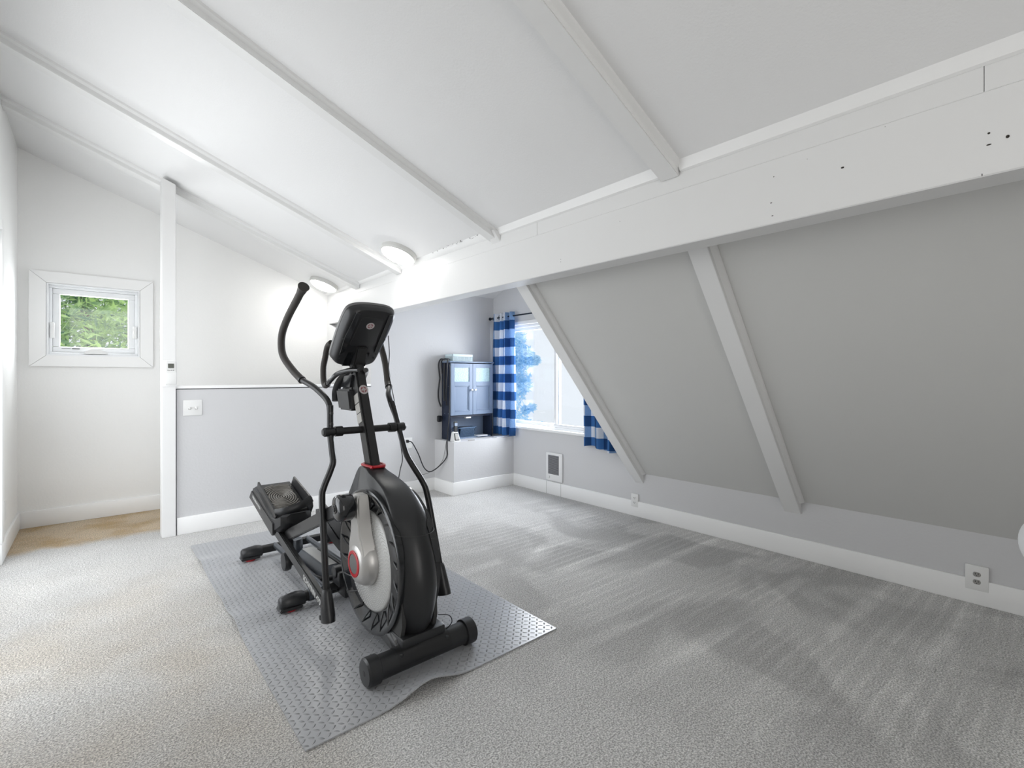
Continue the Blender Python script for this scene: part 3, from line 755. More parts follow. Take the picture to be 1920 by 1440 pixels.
# phone and cradle
t = thing('phone_cradle', 'white charging cradle at the left front of the ledge', 'phone cradle', (2.955, 4.41, Z0))
bm = B(); hull8(bm, [(2.915, 4.335, Z0), (3.005, 4.335, Z0), (3.005, 4.42, Z0), (2.915, 4.42, Z0), (2.930, 4.375, Z0+.105), (2.995, 4.375, Z0+.105), (2.995, 4.41, Z0+.105), (2.930, 4.41, Z0+.105)], .006); obj('base', bm, 'plate', t)
bm = B(); hull8(bm, [(2.928, 4.337, Z0+.014), (2.990, 4.337, Z0+.014), (2.990, 4.345, Z0+.012), (2.928, 4.345, Z0+.012), (2.936, 4.366, Z0+.092), (2.986, 4.366, Z0+.092), (2.986, 4.372, Z0+.09), (2.936, 4.372, Z0+.09)], .002); obj('front_frame', bm, 'dark', t)
bm = B(); hull8(bm, [(2.936, 4.333, Z0+.022), (2.984, 4.333, Z0+.022), (2.984, 4.345, Z0+.02), (2.936, 4.345, Z0+.02), (2.942, 4.360, Z0+.086), (2.980, 4.360, Z0+.086), (2.980, 4.370, Z0+.084), (2.942, 4.370, Z0+.084)], .002); obj('front_panel', bm, 'label', t)
t = thing('cordless_phone', 'dark cordless phone handset standing in the white cradle', 'phone', (2.965, 4.41, Z0+.10))
bm = B(); hull8(bm, [(2.945, 4.372, Z0+.095), (2.987, 4.372, Z0+.095), (2.987, 4.395, Z0+.092), (2.945, 4.395, Z0+.092), (2.968, 4.412, Z0+.215), (3.016, 4.412, Z0+.215), (3.016, 4.432, Z0+.211), (2.968, 4.432, Z0+.211)], .006); obj('handset', bm, 'gloss', t)
bm = B(); hull8(bm, [(2.962, 4.392, Z0+.165), (2.996, 4.392, Z0+.165), (2.996, 4.396, Z0+.164), (2.962, 4.396, Z0+.164), (2.970, 4.404, Z0+.195), (3.006, 4.404, Z0+.195), (3.006, 4.408, Z0+.194), (2.970, 4.408, Z0+.194)]); obj('screen', bm, 'slate', t)
t = bx('black_holder', (2.925, 2.955, 4.435, 4.475, Z0, Z0+.12), 'navy', None, bev=.006); tag(t, 'dark holder standing behind the white phone cradle', 'holder')
# papers, pen
bm = B(); hull8(bm, [(3.33, 4.46, Z0+.016), (3.46, 4.45, Z0+.016), (3.47, 4.56, Z0+.016), (3.345, 4.57, Z0+.016), (3.33, 4.46, Z0+.022), (3.46, 4.45, Z0+.030), (3.47, 4.56, Z0+.024), (3.345, 4.57, Z0+.022)]); tag(obj('paper_slip', bm, 'paper', smooth=False), 'folded white paper in the niche right of the wicker basket', 'paper')
bm = B(); hull8(bm, [(3.50, 4.33, Z0+.001), (3.62, 4.32, Z0+.001), (3.63, 4.40, Z0+.001), (3.51, 4.41, Z0+.001), (3.50, 4.33, Z0+.008), (3.62, 4.32, Z0+.008), (3.63, 4.40, Z0+.008), (3.51, 4.41, Z0+.008)]); tag(obj('notepad', bm, 'paper', smooth=False), 'thin white pad on the ledge under the curtain', 'notepad')
bm = B(); cyl(bm, (3.09, 4.32, Z0+.005), (3.17, 4.312, Z0+.005), .005, 10); tag(obj('pen', bm, 'label'), 'short grey pen lying on the front edge of the ledge', 'pen')
# cords
bm = B(); tube(bm, [(2.540, 4.636, .575), (2.56, 4.60, .56), (2.62, 4.58, .44), (2.69, 4.58, .285), (2.76, 4.56, .235), (2.84, 4.50, .30), (2.875, 4.42, .40), (2.878, 4.42, .50), (2.89, 4.43, .60), (2.93, 4.462, .78), (2.945, 4.468, .95), (2.948, 4.464, 1.2), (2.946, 4.462, 1.36), (2.940, 4.47, 1.40)], .006, 8, 6)
tag(obj('power_cord', bm, 'cord'), 'thick black power cord looping from the wall outlet up the cabinet edge', 'cord')
bm = B(); tube(bm, [(2.60, 4.655, .30), (2.66, 4.65, .215), (2.74, 4.62, .205), (2.83, 4.53, .28), (2.865, 4.47, .38), (2.884, 4.44, .56), (2.90, 4.43, .575)], .0028, 6, 6)
tag(obj('thin_cord', bm, 'cordg'), 'thin grey cord sagging below the black power cord', 'cord')
bm = B()
tube(bm, [(2.938, 4.60, 1.30), (2.936, 4.62, 1.42), (2.945, 4.61, 1.458), (2.985, 4.60, 1.468), (2.985, 4.55, 1.460), (2.965, 4.51, 1.462), (2.938, 4.50, 1.43), (2.936, 4.52, 1.1), (2.945, 4.53, .95)], .008, 8, 6)
tube(bm, [(2.938, 4.655, 1.25), (2.925, 4.66, 1.40), (2.940, 4.645, 1.462), (2.975, 4.64, 1.466)], .008, 8, 6)
tube(bm, [(2.938, 4.655, 1.25), (2.922, 4.66, 1.10), (2.925, 4.655, 1.0), (2.945, 4.64, .93)], .008, 8, 6)
tube(bm, [(2.940, 4.56, 1.42), (2.936, 4.565, 1.2), (2.942, 4.57, 1.0)], .011, 8, 6)
box(bm, 2.905, 2.955, 4.635, 4.668, .76, .83, .01)
tag(obj('coiled_cable', bm, 'cord'), 'coiled black cable hanging over the left side of the cabinet', 'cable')

# ------------------------------------------------------------------ floor mat
def mat_z(x, y):
    z = .007
    fx = max(0, 1-(x-.535)/.42)
    for (yc, s, a) in ((3.83, .10, .020), (3.12, .11, .014), (2.80, .12, .030)): z += a*math.exp(-((y-yc-.15*(x-.53))/s)**2)*fx**1.2
    z += .044*math.exp(-((x-1.02)/.115)**2)*max(0, 1-(y-1.69)/.17)**1.5
    return z
bm = B()
mx0, mx1, my0, my1 = .535, 1.752, 1.69, 4.30
solid_sheet(bm, lambda u, v: (mx0+u*(mx1-mx0), my0+v*(my1-my0), mat_z(mx0+u*(mx1-mx0), my0+v*(my1-my0))), 70, 150, (0, 0, -.0055))
lay = bm.loops.layers.uv.verify()
for f in bm.faces:
    for l in f.loops: l[lay].uv = (l.vert.co.x, l.vert.co.y)
tag(obj('floor_mat', bm, 'mat', angle=60), 'grey diamond plate rubber mat under the exercise machine', 'mat')

# ------------------------------------------------------------------ elliptical trainer
XC = 1.088
E = thing('elliptical_trainer', 'black elliptical exercise machine with silver crank standing on the mat', 'exercise machine', (XC, 2.6, .008))
ZM = .008
# front stabiliser
FY = 1.872; FZ = ZM+.058
bm = B(); cyl(bm, (.86, FY, FZ), (1.33, FY, FZ), .049, 36); fs = obj('front_stabilizer', bm, 'black', E)
for x0, x1 in ((.822, .880), (1.305, 1.360)):
    bm = B(); s = 1 if x0 < 1 else -1; xa = x0 if s > 0 else x1
    lathe(bm, [(0, .030), (s*.001, .050), (s*.008, .0575), (s*.055, .0575), (s*.058, .052), (s*.058, .049)], (xa, FY, FZ), 'x', 36); c_ = obj('end_cap', bm, 'black', fs)
    bm = B(); lathe(bm, [(-s*.001, .010), (s*.003, .012), (s*.004, .012)], (xa, FY, FZ), 'x', 20); obj('cap_recess', bm, 'dark', c_)
bm = B()
lathe(bm, [(0, .0505), (.26, .0505)], (.955, FY, FZ), 'x', 20, a0=.15*PI, a1=1.05*PI)
obj('bracket_plate', bm, 'tube', fs)
bm = B()
for x in (.972, 1.195): lathe(bm, [(-.006, .010), (.004, .010), (.007, .006)], (x, FY-.045*.72, FZ+.045*.72), 'z', 12)
obj('bolt', bm, 'gloss', fs)
bx('bracket_block', (.985, 1.20, FY-.02, FY+.10, FZ+.03, FZ+.085), 'black', E, bev=.01)
# main shroud: side profile (y,z) with rounded thickness
prof = [(1.905, .105), (2.0, .072), (2.12, .066), (2.26, .066), (2.40, .075), (2.49, .125), (2.545, .22), (2.568, .33), (2.568, .43), (2.54, .53), (2.50, .62), (2.462, .70), (2.432, .795), (2.37, .812), (2.305, .806), (2.255, .79), (2.17, .772), (2.06, .735), (1.955, .665), (1.875, .575), (1.825, .475), (1.805, .37), (1.815, .26), (1.845, .17)]
prof = [(p.x, p.y) for p in spline([(a, b, 0) for a, b in prof+[prof[0]]], 4)][:-1]
def hw(y, z):
    f = lerp_tab([(.05, .088), (.16, .098), (.35, .108), (.60, .106), (.70, .085), (.80, .050)], z)
    return f*.90 if z < .7 else f*lerp_tab([(.7, .9), (.8, 1)], z)
def body(bm, xc):
    N = len(prof); rows = []
    ang = [-90, -84, -75, -64, -50, -34, -17, 0, 17, 34, 50, 64, 75, 84, 90]
    cy, cz = 2.19, .40
    for a in ang:
        r = math.radians(a); row = []
        for (y, z) in prof:
            nose = max(0, min(1, (2.16-y)/.30)); top = max(0, min(1, (z-.6)/.15)); d = .035+.085*nose*(1-top)+.01*top
            ty, tz = (cy-y), ((cz-z) if z < .62 else 0.0)
            L = math.hypot(ty, tz)+1e-6; ins = d*(1-math.cos(r))
            if z > .62: ty, tz = (2.365-y), 0; L = abs(ty)+1e-6; ins = min(ins*.6, L*.8)
            row.append(bm.verts.new((xc+hw(y, z)*math.sin(r), y+ty/L*ins, z+tz/L*ins)))
        rows.append(row)
    for A, Bv in zip(rows, rows[1:]):
        for i in range(N): j = (i+1) % N; bm.faces.new((A[i], A[j], Bv[j], Bv[i]))
    bm.faces.new(rows[0]); bm.faces.new(rows[-1])
bm = B(); body(bm, XC-.010); sh = obj('shroud', bm, 'black', E, angle=50)
bm = B(); tube(bm, [(XC-.03, 2.30, .812), (XC+.03, 2.30, .812), (XC+.045, 2.36, .815), (XC+.03, 2.425, .812), (XC-.03, 2.425, .812), (XC-.045, 2.36, .815), (XC-.03, 2.30, .812)], .007, 8, 5); box(bm, XC-.04, XC+.04, 2.305, 2.42, .795, .815, .004); obj('collar', bm, 'red', E)
# seam line on the shroud
HUBY, HUBZ = 2.19, .395
for sx, nm in ((-1, 'left'), (1, 'right')):
    xs = XC+(-.098 if sx < 0 else .074)
    bm = B(); lathe(bm, [(sx*.012, .335), (sx*.018, .325), (sx*.014, .31), (-sx*.004, .275), (-sx*.006, .225), (-sx*.016, .225), (-sx*.016, .33), (sx*.012, .335)], (xs, HUBY, HUBZ), 'x', 72, cap=False)
    fr = obj('fan_ring', bm, 'gloss', E, angle=50)
    bm = B()
    for i in range(20):
        a = 2*PI*i/20; p0 = Vector((xs-sx*.002, HUBY+.242*math.cos(a), HUBZ+.242*math.sin(a))); a2 = a+.16
        p1 = Vector((xs+sx*.014, HUBY+.315*math.cos(a2), HUBZ+.315*math.sin(a2)))
        tube(bm, [p0, (p0+p1)/2+Vector((sx*.004, 0, 0)), p1], .0042, 6, 3)
    obj('vane', bm, 'black', fr)
    bm = B(); lathe(bm, [(-sx*.008, .236), (sx*.001, .234), (sx*.006, .225), (sx*.008, .12), (sx*.008, .0001)], (xs, HUBY, HUBZ), 'x', 72)
    dk = obj('flywheel_disc', bm, 'disc', E, angle=50)
    bm = B(); cnt = 0
    for ring_i in range(13):
        r_ = .118+.0085*ring_i; n_ = int(2*PI*r_/.0165)
        for i in range(n_):
            a = 2*PI*(i+.5*(ring_i % 2))/n_+.18*ring_i
            y, z = HUBY+r_*math.cos(a), HUBZ+r_*math.sin(a)
            lathe(bm, [(0, .0022), (sx*.0013, .0014), (sx*.0015, .0001)], (xs+sx*.0075, y, z), 'x', 6)
    obj('dot_pattern', bm, 'dot', dk)
# side hollow and foot fairing at front bottom
for sx in (-1, 1):
    bm = B(); x = XC-.010+sx*.079
    pts = [(1.99, .12), (1.955, .20), (1.915, .31), (1.895, .42), (1.875, .32), (1.868, .20), (1.885, .14)]
    prism(bm, pts, 'x', x-sx*.01, x+sx*.009); obj('side_vent', bm, 'dark', sh)
bm = B()
sheetpts = []
hull8(bm, [(.955, 1.885, .085), (1.005, 1.875, .085), (1.03, 2.06, .07), (.985, 2.08, .07), (.965, 1.90, .118), (1.01, 1.892, .150), (1.03, 2.05, .20), (.99, 2.07, .16)], .012); obj('foot_fairing', bm, 'black', E)
bm = B()
hull8(bm, [(1.175, 1.875, .085), (1.225, 1.885, .085), (1.19, 2.08, .07), (1.145, 2.06, .07), (1.17, 1.892, .150), (1.215, 1.90, .118), (1.185, 2.07, .16), (1.145, 2.05, .20)], .012); obj('foot_fairing', bm, 'black', E)
bm = B(); tube(bm, [(1.165, 1.86, .20), (1.215, 1.85, .185), (1.232, 1.85, .15), (1.215, 1.87, .115), (1.20, 1.89, .10)], .0022, 6, 6); obj('ground_wire', bm, 'cord', E)
bm = B()
# shroud split line
for i in range(1):
    pts = []
    for a in (-88, -70, -50, -30, -12, 0, 12, 30, 50, 70, 88):
        r = math.radians(a); pts.append((XC-.010+(.0968)*math.sin(r), 1.838+.105*(1-math.cos(r)), .58-.0*a))
    tube(bm, pts, .0012, 5, 3)
obj('seam', bm, 'dark', sh)
# cranks
def crank(sx, up):
    x0 = XC+(-.106 if sx < 0 else .086); s = sx; dz = .29*up; dyv = .012*up
    bm = B(); lathe(bm, [(0, .112), (s*.010, .112), (s*.030, .108), (s*.056, .092), (s*.066, .078), (s*.070, .066), (s*.070, .0001)], (x0, HUBY, HUBZ), 'x', 56)
    cr_ = obj('crank_cover', bm, 'silver', E, angle=40)
    bm = B()
    def row(w, z, xa, xb): return [(xa, HUBY-w+dyv*z/.29, HUBZ+z*up), (xa, HUBY+w+dyv*z/.29, HUBZ+z*up), (xb, HUBY+w*.86+dyv*z/.29, HUBZ+z*up), (xb, HUBY-w*.86+dyv*z/.29, HUBZ+z*up)]
    rows = [row(.100, .0, x0, x0+s*.060), row(.088, .085, x0, x0+s*.062), row(.062, .13, x0, x0+s*.064), row(.050, .20, x0+s*.004, x0+s*.064), row(.042, .300, x0+s*.008, x0+s*.062), row(.036, .318, x0+s*.010, x0+s*.056)]
    V = [[bm.verts.new(p) for p in r] for r in rows]
    for a, b_ in zip(V, V[1:]):
        for i in range(4): bm.faces.new((a[i], a[(i+1) % 4], b_[(i+1) % 4], b_[i]))
    bm.faces.new(V[0]); bm.faces.new(V[-1])
    bmesh.ops.recalc_face_normals(bm, faces=bm.faces)
    es = [e for e in bm.edges if abs((e.verts[0].co-e.verts[1].co).normalized().z) > .5]
    bmesh.ops.bevel(bm, geom=es, offset=.007, segments=3, affect='EDGES')
    obj('crank_arm', bm, 'silver', cr_)
    bm = B(); lathe(bm, [(s*.066, .062), (s*.073, .061), (s*.075, .057), (s*.075, .047), (s*.071, .046)], (x0, HUBY, HUBZ), 'x', 48); obj('hub_ring', bm, 'red', cr_)
    bm = B(); lathe(bm, [(s*.068, .046), (s*.0725, .045), (s*.074, .03), (s*.0745, .0001)], (x0, HUBY, HUBZ), 'x', 40); obj('hub_cap', bm, 'grey_plastic', cr_)
    # joint barrel at crank end
    jy, jz = HUBY+dyv, HUBZ+dz-.022*up
    bm = B(); xa = x0+s*.060; xb = x0+s*.150
    lathe(bm, [(0, .034), (s*.012, .050), (s*.025, .062), (s*.075, .062), (s*.088, .056), (s*.094, .040), (s*.094, .0001)], (xa, jy, jz), 'x', 40)
    j = obj('crank_joint', bm, 'gloss', E, angle=45)
    bm = B(); lathe(bm, [(s*.092, .022), (s*.098, .021), (s*.097, .014), (s*.093, .013)], (xa, jy, jz), 'x', 24); obj('joint_nut', bm, 'tube', j)
    bm = B(); lathe(bm, [(s*.092, .012), (s*.101, .009), (s*.101, .0001)], (xa, jy, jz), 'x', 6); obj('joint_bolt', bm, 'dark', j)
    return xa+s*.055, jy, jz
jx, jy, jz = crank(-1, 1)
kx, ky, kz = crank(1, -1)
# pedal levers from crank joint back to the roller
def lever(x, y0, z0, y1, z1, s):
    bm = B(); d = Vector((0, y1-y0, z1-z0)).normalized(); n = Vector((0, -d.z, d.y)); h = .031; w_ = .017
    a = Vector((x, y0, z0)); b_ = Vector((x, y1, z1))
    P8 = [a-n*h+Vector((-w_, 0, 0)), a-n*h+Vector((w_, 0, 0)), a+n*h+Vector((w_, 0, 0)), a+n*h+Vector((-w_, 0, 0)), b_-n*h+Vector((-w_, 0, 0)), b_-n*h+Vector((w_, 0, 0)), b_+n*h+Vector((w_, 0, 0)), b_+n*h+Vector((-w_, 0, 0))]
    hull8(bm, P8, .004); lv = obj('pedal_lever', bm, 'tube', E)
    bm = B(); lathe(bm, [(-.022, .030), (-.020, .050), (.018, .050), (.020, .030)], (x, y0, z0), 'x', 32); obj('lever_end', bm, 'tube', lv)
    return lv
lever(jx, jy+.03, jz-.01, 3.17, .275, -1)
lever(kx, ky+.03, kz+.02, 3.12, .20, 1)
# rollers on the rails
def roller(x, y, z, zt):
    bm = B(); lathe(bm, [(-.020, .030), (-.018, .052), (-.006, .056), (.006, .056), (.018, .052), (.020, .030)], (x, y, z), 'x', 32); r_ = obj('roller', bm, 'black', E)
    bm = B(); hull8(bm, [(x+.022, y-.04, z-.02), (x+.034, y-.04, z-.02), (x+.034, y+.04, z-.02), (x+.022, y+.04, z-.02), (x-.02, y-.03, zt), (x+.034, y-.03, zt), (x+.034, y+.04, zt), (x-.02, y+.04, zt)], .004); obj('roller_bracket', bm, 'tube', r_)
roller(.885, 3.15, .135, .27); roller(1.29, 3.08, .10, .20)
# pedals
def pedal(xo, xi, dy, dz, text_on=False):
    s = 1 if xi > xo else -1; bm = B()
    def P(x, y, z): return Vector((xo+s*x, y+dy, z+dz))
    w_ = abs(xi-xo)
    # outer skirt panel
    def poly(pts, xa, xb, bev=.004):
        A = [bm.verts.new(P(xa, *p)) for p in pts]; Bv = [bm.verts.new(P(xb, *p)) for p in pts]
        fs = [bm.faces.new(A), bm.faces.new(Bv[::-1])]+[bm.faces.new((A[i], Bv[i], Bv[(i+1) % len(pts)], A[(i+1) % len(pts)])) for i in range(len(pts))]
        bmesh.ops.recalc_face_normals(bm, faces=fs)
        if bev: bmesh.ops.bevel(bm, geom=list(set(e for f in fs for e in f.edges)), offset=bev, segments=2, affect='EDGES')
    poly([(3.575, .510), (3.640, .452), (3.085, .328), (3.062, .345), (3.062, .408)], 0, .020)
    pd = obj('pedal', bm, 'black', E)
    # body under plate with rounded toe
    bm = B(); rows = []
    for (y, zt, zb, xi0, xi1) in ((3.56, .535, .455, .005, w_), (3.40, .525, .425, .005, w_+.004), (3.25, .478, .375, .005, w_+.008), (3.12, .437, .350, .005, w_+.010), (3.06, .440, .365, .008, w_+.004), (3.015, .460, .400, .03, w_-.02), (2.995, .462, .425, .06, w_-.05)):
        ch = .022; rows.append([P(xi0, y, zt-.012), P(xi0, y, zb+.0), P(xi0+ch, y, zb-.015), P((xi0+xi1)/2, y, zb-.030), P(xi1-ch, y, zb-.006), P(xi1, y, zb+.022), P(xi1, y, zt), P(xi0+ch, y, zt)])
    V = [[bm.verts.new(p) for p in r] for r in rows]; m_ = len(V[0])
    for a, b_ in zip(V, V[1:]):
        for i in range(m_): bm.faces.new((a[i], a[(i+1) % m_], b_[(i+1) % m_], b_[i]))
    bm.faces.new(V[0]); bm.faces.new(V[-1]); obj('pedal_body', bm, 'black', pd, angle=30)
    # raised lips and toe wall
    bm = B()
    def lip(pts, xa, xb):
        A = [bm.verts.new(P(xa, *p)) for p in pts]; Bv = [bm.verts.new(P(xb, *p)) for p in pts]
        bm.faces.new(A); bm.faces.new(Bv[::-1])
        for i in range(len(pts)): bm.faces.new((A[i], Bv[i], Bv[(i+1) % len(pts)], A[(i+1) % len(pts)]))
    lip([(3.50, .535), (3.475, .580), (3.10, .476), (3.06, .445), (3.10, .42)], .016, .026)
    lip([(3.44, .535), (3.38, .605), (3.04, .530), (3.02, .48), (3.06, .43)], w_-.006, w_+.004)
    tp = [P(.020, 3.085, .462), P(.05, 3.045, .472), P(.10, 3.025, .485), P(.16, 3.02, .502), P(w_, 3.04, .524)]
    tube(bm, tp, lambda t: (.022, .006), 8, 4, True, 0, False, (0, 0, 1))
    obj('toe_guard', bm, 'black', pd)
    # tread plate with concentric ridges
    pc = P(.108, 3.235, .497); du = (P(0, 3.42, .555)-P(0, 3.08, .455)).normalized(); dx = Vector((s, 0, 0)); nn = dx.cross(du) if s > 0 else du.cross(dx)
    bm = B()
    hull8(bm, [P(.030, 3.08, .447), P(w_-.010, 3.08, .447), P(w_-.010, 3.45, .550), P(.030, 3.45, .550), P(.030, 3.08, .458), P(w_-.010, 3.08, .458), P(w_-.010, 3.45, .562), P(.030, 3.45, .562)]); tr = obj('tread_plate', bm, 'tread_dark', pd)
    bm = B(); base = P(.108, 3.255, .5105)
    for i in range(11):
        r_ = .012+.017*i; run = []
        for q in range(61):
            a = 2*PI*q/60; u_, v_ = r_*math.cos(a)*.78, r_*math.sin(a)
            inside = abs(u_) < .078 and abs(v_) < .165
            if inside: run.append(base+dx*u_+du*v_)
            if (not inside or q == 60) and len(run) > 1: tube(bm, run, .0048, 6, 1); run = []
            elif not inside: run = []
    obj('tread_ridge', bm, 'tread', tr)
    return pd
p1 = pedal(.785, 1.0, 0, 0)
text('lettering', 'PRECISION PATH', .026, (.7842, 3.44, .443+.012), (0, -.976, -.216), (0, -.216, .976), 'letter', p1, sx=1.0)
p2 = pedal(1.391, 1.180, -.06, -.205)
# link bars from boots to pedals
def link(x, y0, z0, y1, z1, txt):
    bm = B(); d = Vector((0, y1-y0, z1-z0)).normalized(); n = Vector((0, -d.z, d.y)); h = .030; w_ = .014
    a, b_ = Vector((x, y0, z0)), Vector((x, y1, z1)); q = Vector((w_, 0, 0))
    hull8(bm, [a-n*h-q, a-n*h+q, a+n*h+q, a+n*h-q, b_-n*h-q, b_-n*h+q, b_+n*h+q, b_+n*h-q], .005); lk = obj('link_bar', bm, 'tube', E)
    if txt:
        f = a+(b_-a)*.20-Vector((w_+.0006, 0, 0))
        text('lettering', 'SCHWINN 470', .040, f-n*.004, -d, n if n.z > 0 else -n, 'letter', lk, sx=1.0)
    return lk
link(.838, 2.33, .165, 3.20, .335, True); link(1.338, 2.10, .20, 3.05, .20, False)
bx('pedal_tab', (.865, .885, 3.06, 3.10, .27, .36), 'black', E, bev=.003)
# swing arms
def lower_arm(pts, boot_top, boot_bot, s):
    bm = B(); tube(bm, pts, .0155, 18, 7); a = obj('swing_arm', bm, 'tube', E, angle=60)
    bm = B(); T, Bt = Vector(boot_top), Vector(boot_bot); d = (Bt-T).normalized()
    tube(bm, [T-d*.005, T+d*.012, T+d*.06, Bt-d*.03, Bt], lambda t: (.019+.027*min(1, t*1.15), .019+.013*min(1, t*1.4)), 16, 4, True, 0, False, (0, 1, 0)); b_ = obj('arm_boot', bm, 'black', a, angle=50)
    bm = B(); cyl(bm, Bt+Vector((-.033, .022, .018)), Bt+Vector((.033, .022, .018)), .011, 14); obj('boot_bolt', bm, 'dark', b_)
    return a
AL = [(.898, 2.452, 1.125), (.898, 2.45, .99), (.897, 2.425, .90), (.895, 2.405, .845), (.880, 2.402, .800), (.848, 2.400, .725), (.838, 2.396, .675), (.838, 2.375, .50), (.838, 2.335, .22)]
AR = [(1.278, 2.53, 1.125), (1.278, 2.45, .99), (1.278, 2.405, .91), (1.280, 2.365, .845), (1.297, 2.33, .79), (1.328, 2.275, .705), (1.338, 2.245, .64), (1.338, 2.18, .47), (1.338, 2.11, .27)]
la = lower_arm(AL, (.838, 2.338, .245), (.838, 2.312, .105), -1)
ra = lower_arm(AR, (1.338, 2.122, .305), (1.338, 2.082, .165), 1)
# crossbar pivot
bm = B(); cyl(bm, (.872, 2.45, .99), (1.305, 2.45, .99), .0185, 24); pv = obj('pivot_crossbar', bm, 'tube', E)
for x, s in ((.868, -1), (1.308, 1)):
    bm = B(); lathe(bm, [(s*.010, .0001), (s*.009, .016), (0, .0235), (-s*.045, .0235), (-s*.046, .019)], (x, 2.45, .99), 'x', 28); obj('pivot_cap', bm, 'black', pv)
    bm = B(); lathe(bm, [(-.018, .020), (-.018, .026), (.018, .026), (.018, .020)], (x-s*.052-s*.02, 2.45, .99), 'x', 28); obj('pivot_sleeve', bm, 'tube', pv)
# upper handles
UL = [(.898, 2.452, 1.06), (.898, 2.455, 1.10), (.897, 2.472, 1.135), (.890, 2.515, 1.168), (.868, 2.60, 1.214), (.842, 2.715, 1.252), (.824, 2.80, 1.300), (.802, 2.895, 1.375), (.796, 2.925, 1.44), (.796, 2.905, 1.52), (.797, 2.80, 1.598), (.799, 2.665, 1.668), (.800, 2.56, 1.722)]
def upper(pts, k_g):
    bm = B(); tube(bm, pts[:k_g+1], .0155, 18, 6); h = obj('upper_handle', bm, 'tube', E, angle=60)
    bm = B(); tube(bm, pts[k_g:], .0195, 18, 6); g = obj('foam_grip', bm, 'foam', h, angle=60)
    P_, Q = Vector(pts[-1]), Vector(pts[-2]); d = (P_-Q).normalized()
    bm = B(); tube(bm, [P_-d*.045, P_-d*.01, P_+d*.008, P_+d*.012], lambda t: .0205+.010*t if t < .95 else .024, 18, 2); obj('grip_end', bm, 'foam', h)
    P_ = Vector(pts[k_g]); d = (Vector(pts[k_g+1])-P_).normalized(); bm = B(); cyl(bm, P_-d*.004, P_+d*.008, .0212, 18); obj('grip_ring', bm, 'black', h)
    return h
upper(UL, 5)
UR = [(1.278, 2.49, 1.055), (1.278, 2.53, 1.10), (1.280, 2.56, 1.135), (1.290, 2.60, 1.165), (1.315, 2.645, 1.19), (1.335, 2.685, 1.208), (1.352, 2.735, 1.235), (1.366, 2.775, 1.29), (1.374, 2.82, 1.37), (1.360, 2.83, 1.44), (1.335, 2.81, 1.49), (1.30, 2.77, 1.53), (1.265, 2.72, 1.56)]
upper(UR, 5)
for pts in (((.898, 2.43, 1.085), (.898, 2.43, 1.03)), ((1.278, 2.50, 1.10), (1.278, 2.475, 1.04))):
    bm = B()
    for p in pts: lathe(bm, [(-.010, .006), (-.008, .008), (.004, .008)], (p[0], p[1]+.005, p[2]), 'y', 10)
    obj('arm_bolt', bm, 'dark', la if pts[0][0] < 1 else ra)
# mast
MD = Vector((0, .222, .558)).normalized(); M0 = Vector((XC, 2.362, .79)); M1 = Vector((XC, 2.585, 1.352))
def oriented(bm, a, b_, wx, wd, bev=.006):
    d = (b_-a).normalized(); X_ = Vector((1, 0, 0)); n = X_.cross(d).normalized()
    c = []
    for p in (a, b_): c += [p-X_*wx-n*wd, p+X_*wx-n*wd, p+X_*wx+n*wd, p-X_*wx+n*wd]
    return hull8(bm, c, bev)
bm = B(); oriented(bm, M0-MD*.05, M1, .027, .040, .009); ms = obj('mast', bm, 'tube', E)
mn = Vector((1, 0, 0)).cross(MD).normalized()       # points to +Y/-Z or opposite
if mn.y > 0: mn = -mn                                 # front normal
bm = B()
for i in range(3):
    c = M0+MD*(.39-i*.055)-mn*.006; c.x = XC-.0278
    hull8(bm, [c+mn*.028-MD*.025, c-mn*.028-MD*.025, c-mn*.028+MD*.025, c+mn*.028+MD*.025]+[q+Vector((-.0012, 0, 0)) for q in (c+mn*.028-MD*.025, c-mn*.028-MD*.025, c-mn*.028+MD*.025, c+mn*.028+MD*.025)])
obj('warning_label', bm, 'label', ms, smooth=False)
def emblem(c, xd, yd, r, parent):
    zd = Vector(xd).cross(Vector(yd)).normalized(); xd = Vector(xd); yd = Vector(yd)
    def ring(r0, r1, h, m, nm, prt):
        bm = B(); n_ = 32; q = []
        for rr, hh in ((r0, 0), (r0, h), (r1, h), (r1, 0)):
            q.append([bm.verts.new(c+xd*rr*math.cos(2*PI*i/n_)+yd*rr*math.sin(2*PI*i/n_)+zd*hh) for i in range(n_)])
        for a, b_ in zip(q, q[1:]):
            for i in range(n_): bm.faces.new((a[i], a[(i+1) % n_], b_[(i+1) % n_], b_[i]))
        return obj(nm, bm, m, prt, smooth=False)
    e = ring(r, r*.66, .0016, 'emblem', 'emblem', parent)
    ring(r*.66, .0001, .0008, 'emblem_red', 'emblem_field', e)
    bm = B()
    for i in range(4):
        a = math.radians(12+90*i); d = xd*math.cos(a)+yd*math.sin(a); n = xd*-math.sin(a)+yd*math.cos(a)
        v = [c+zd*.0018, c+d*r*.2+n*r*.13+zd*.0018, c+d*r*.70+n*r*.05+zd*.0018, c+d*r*.70-n*r*.05+zd*.0018, c+d*r*.2-n*r*.13+zd*.0018]
        bm.faces.new([bm.verts.new(p) for p in v])
    tube(bm, [c+xd*r*.36*math.cos(2*PI*i/16)+yd*r*.36*math.sin(2*PI*i/16)+zd*.0014 for i in range(17)], r*.05, 5, 1)
    obj('star', bm, 'emblem', e, smooth=False)
emblem(M0+MD*.425+mn*.0405+Vector((.0, 0, 0)), (1, 0, 0), MD, .0255, ms)
bm = B()
c = M1-MD*.03; lathe(bm, [(-.006, .010), (-.005, .013), (.002, .013)], (XC-.028, c.y, c.z), 'x', 16)
c = M1-MD*.045+mn*.012; lathe(bm, [(-.004, .009), (-.003, .011), (.002, .011)], (XC-.028, c.y+.02, c.z-.02), 'x', 16)
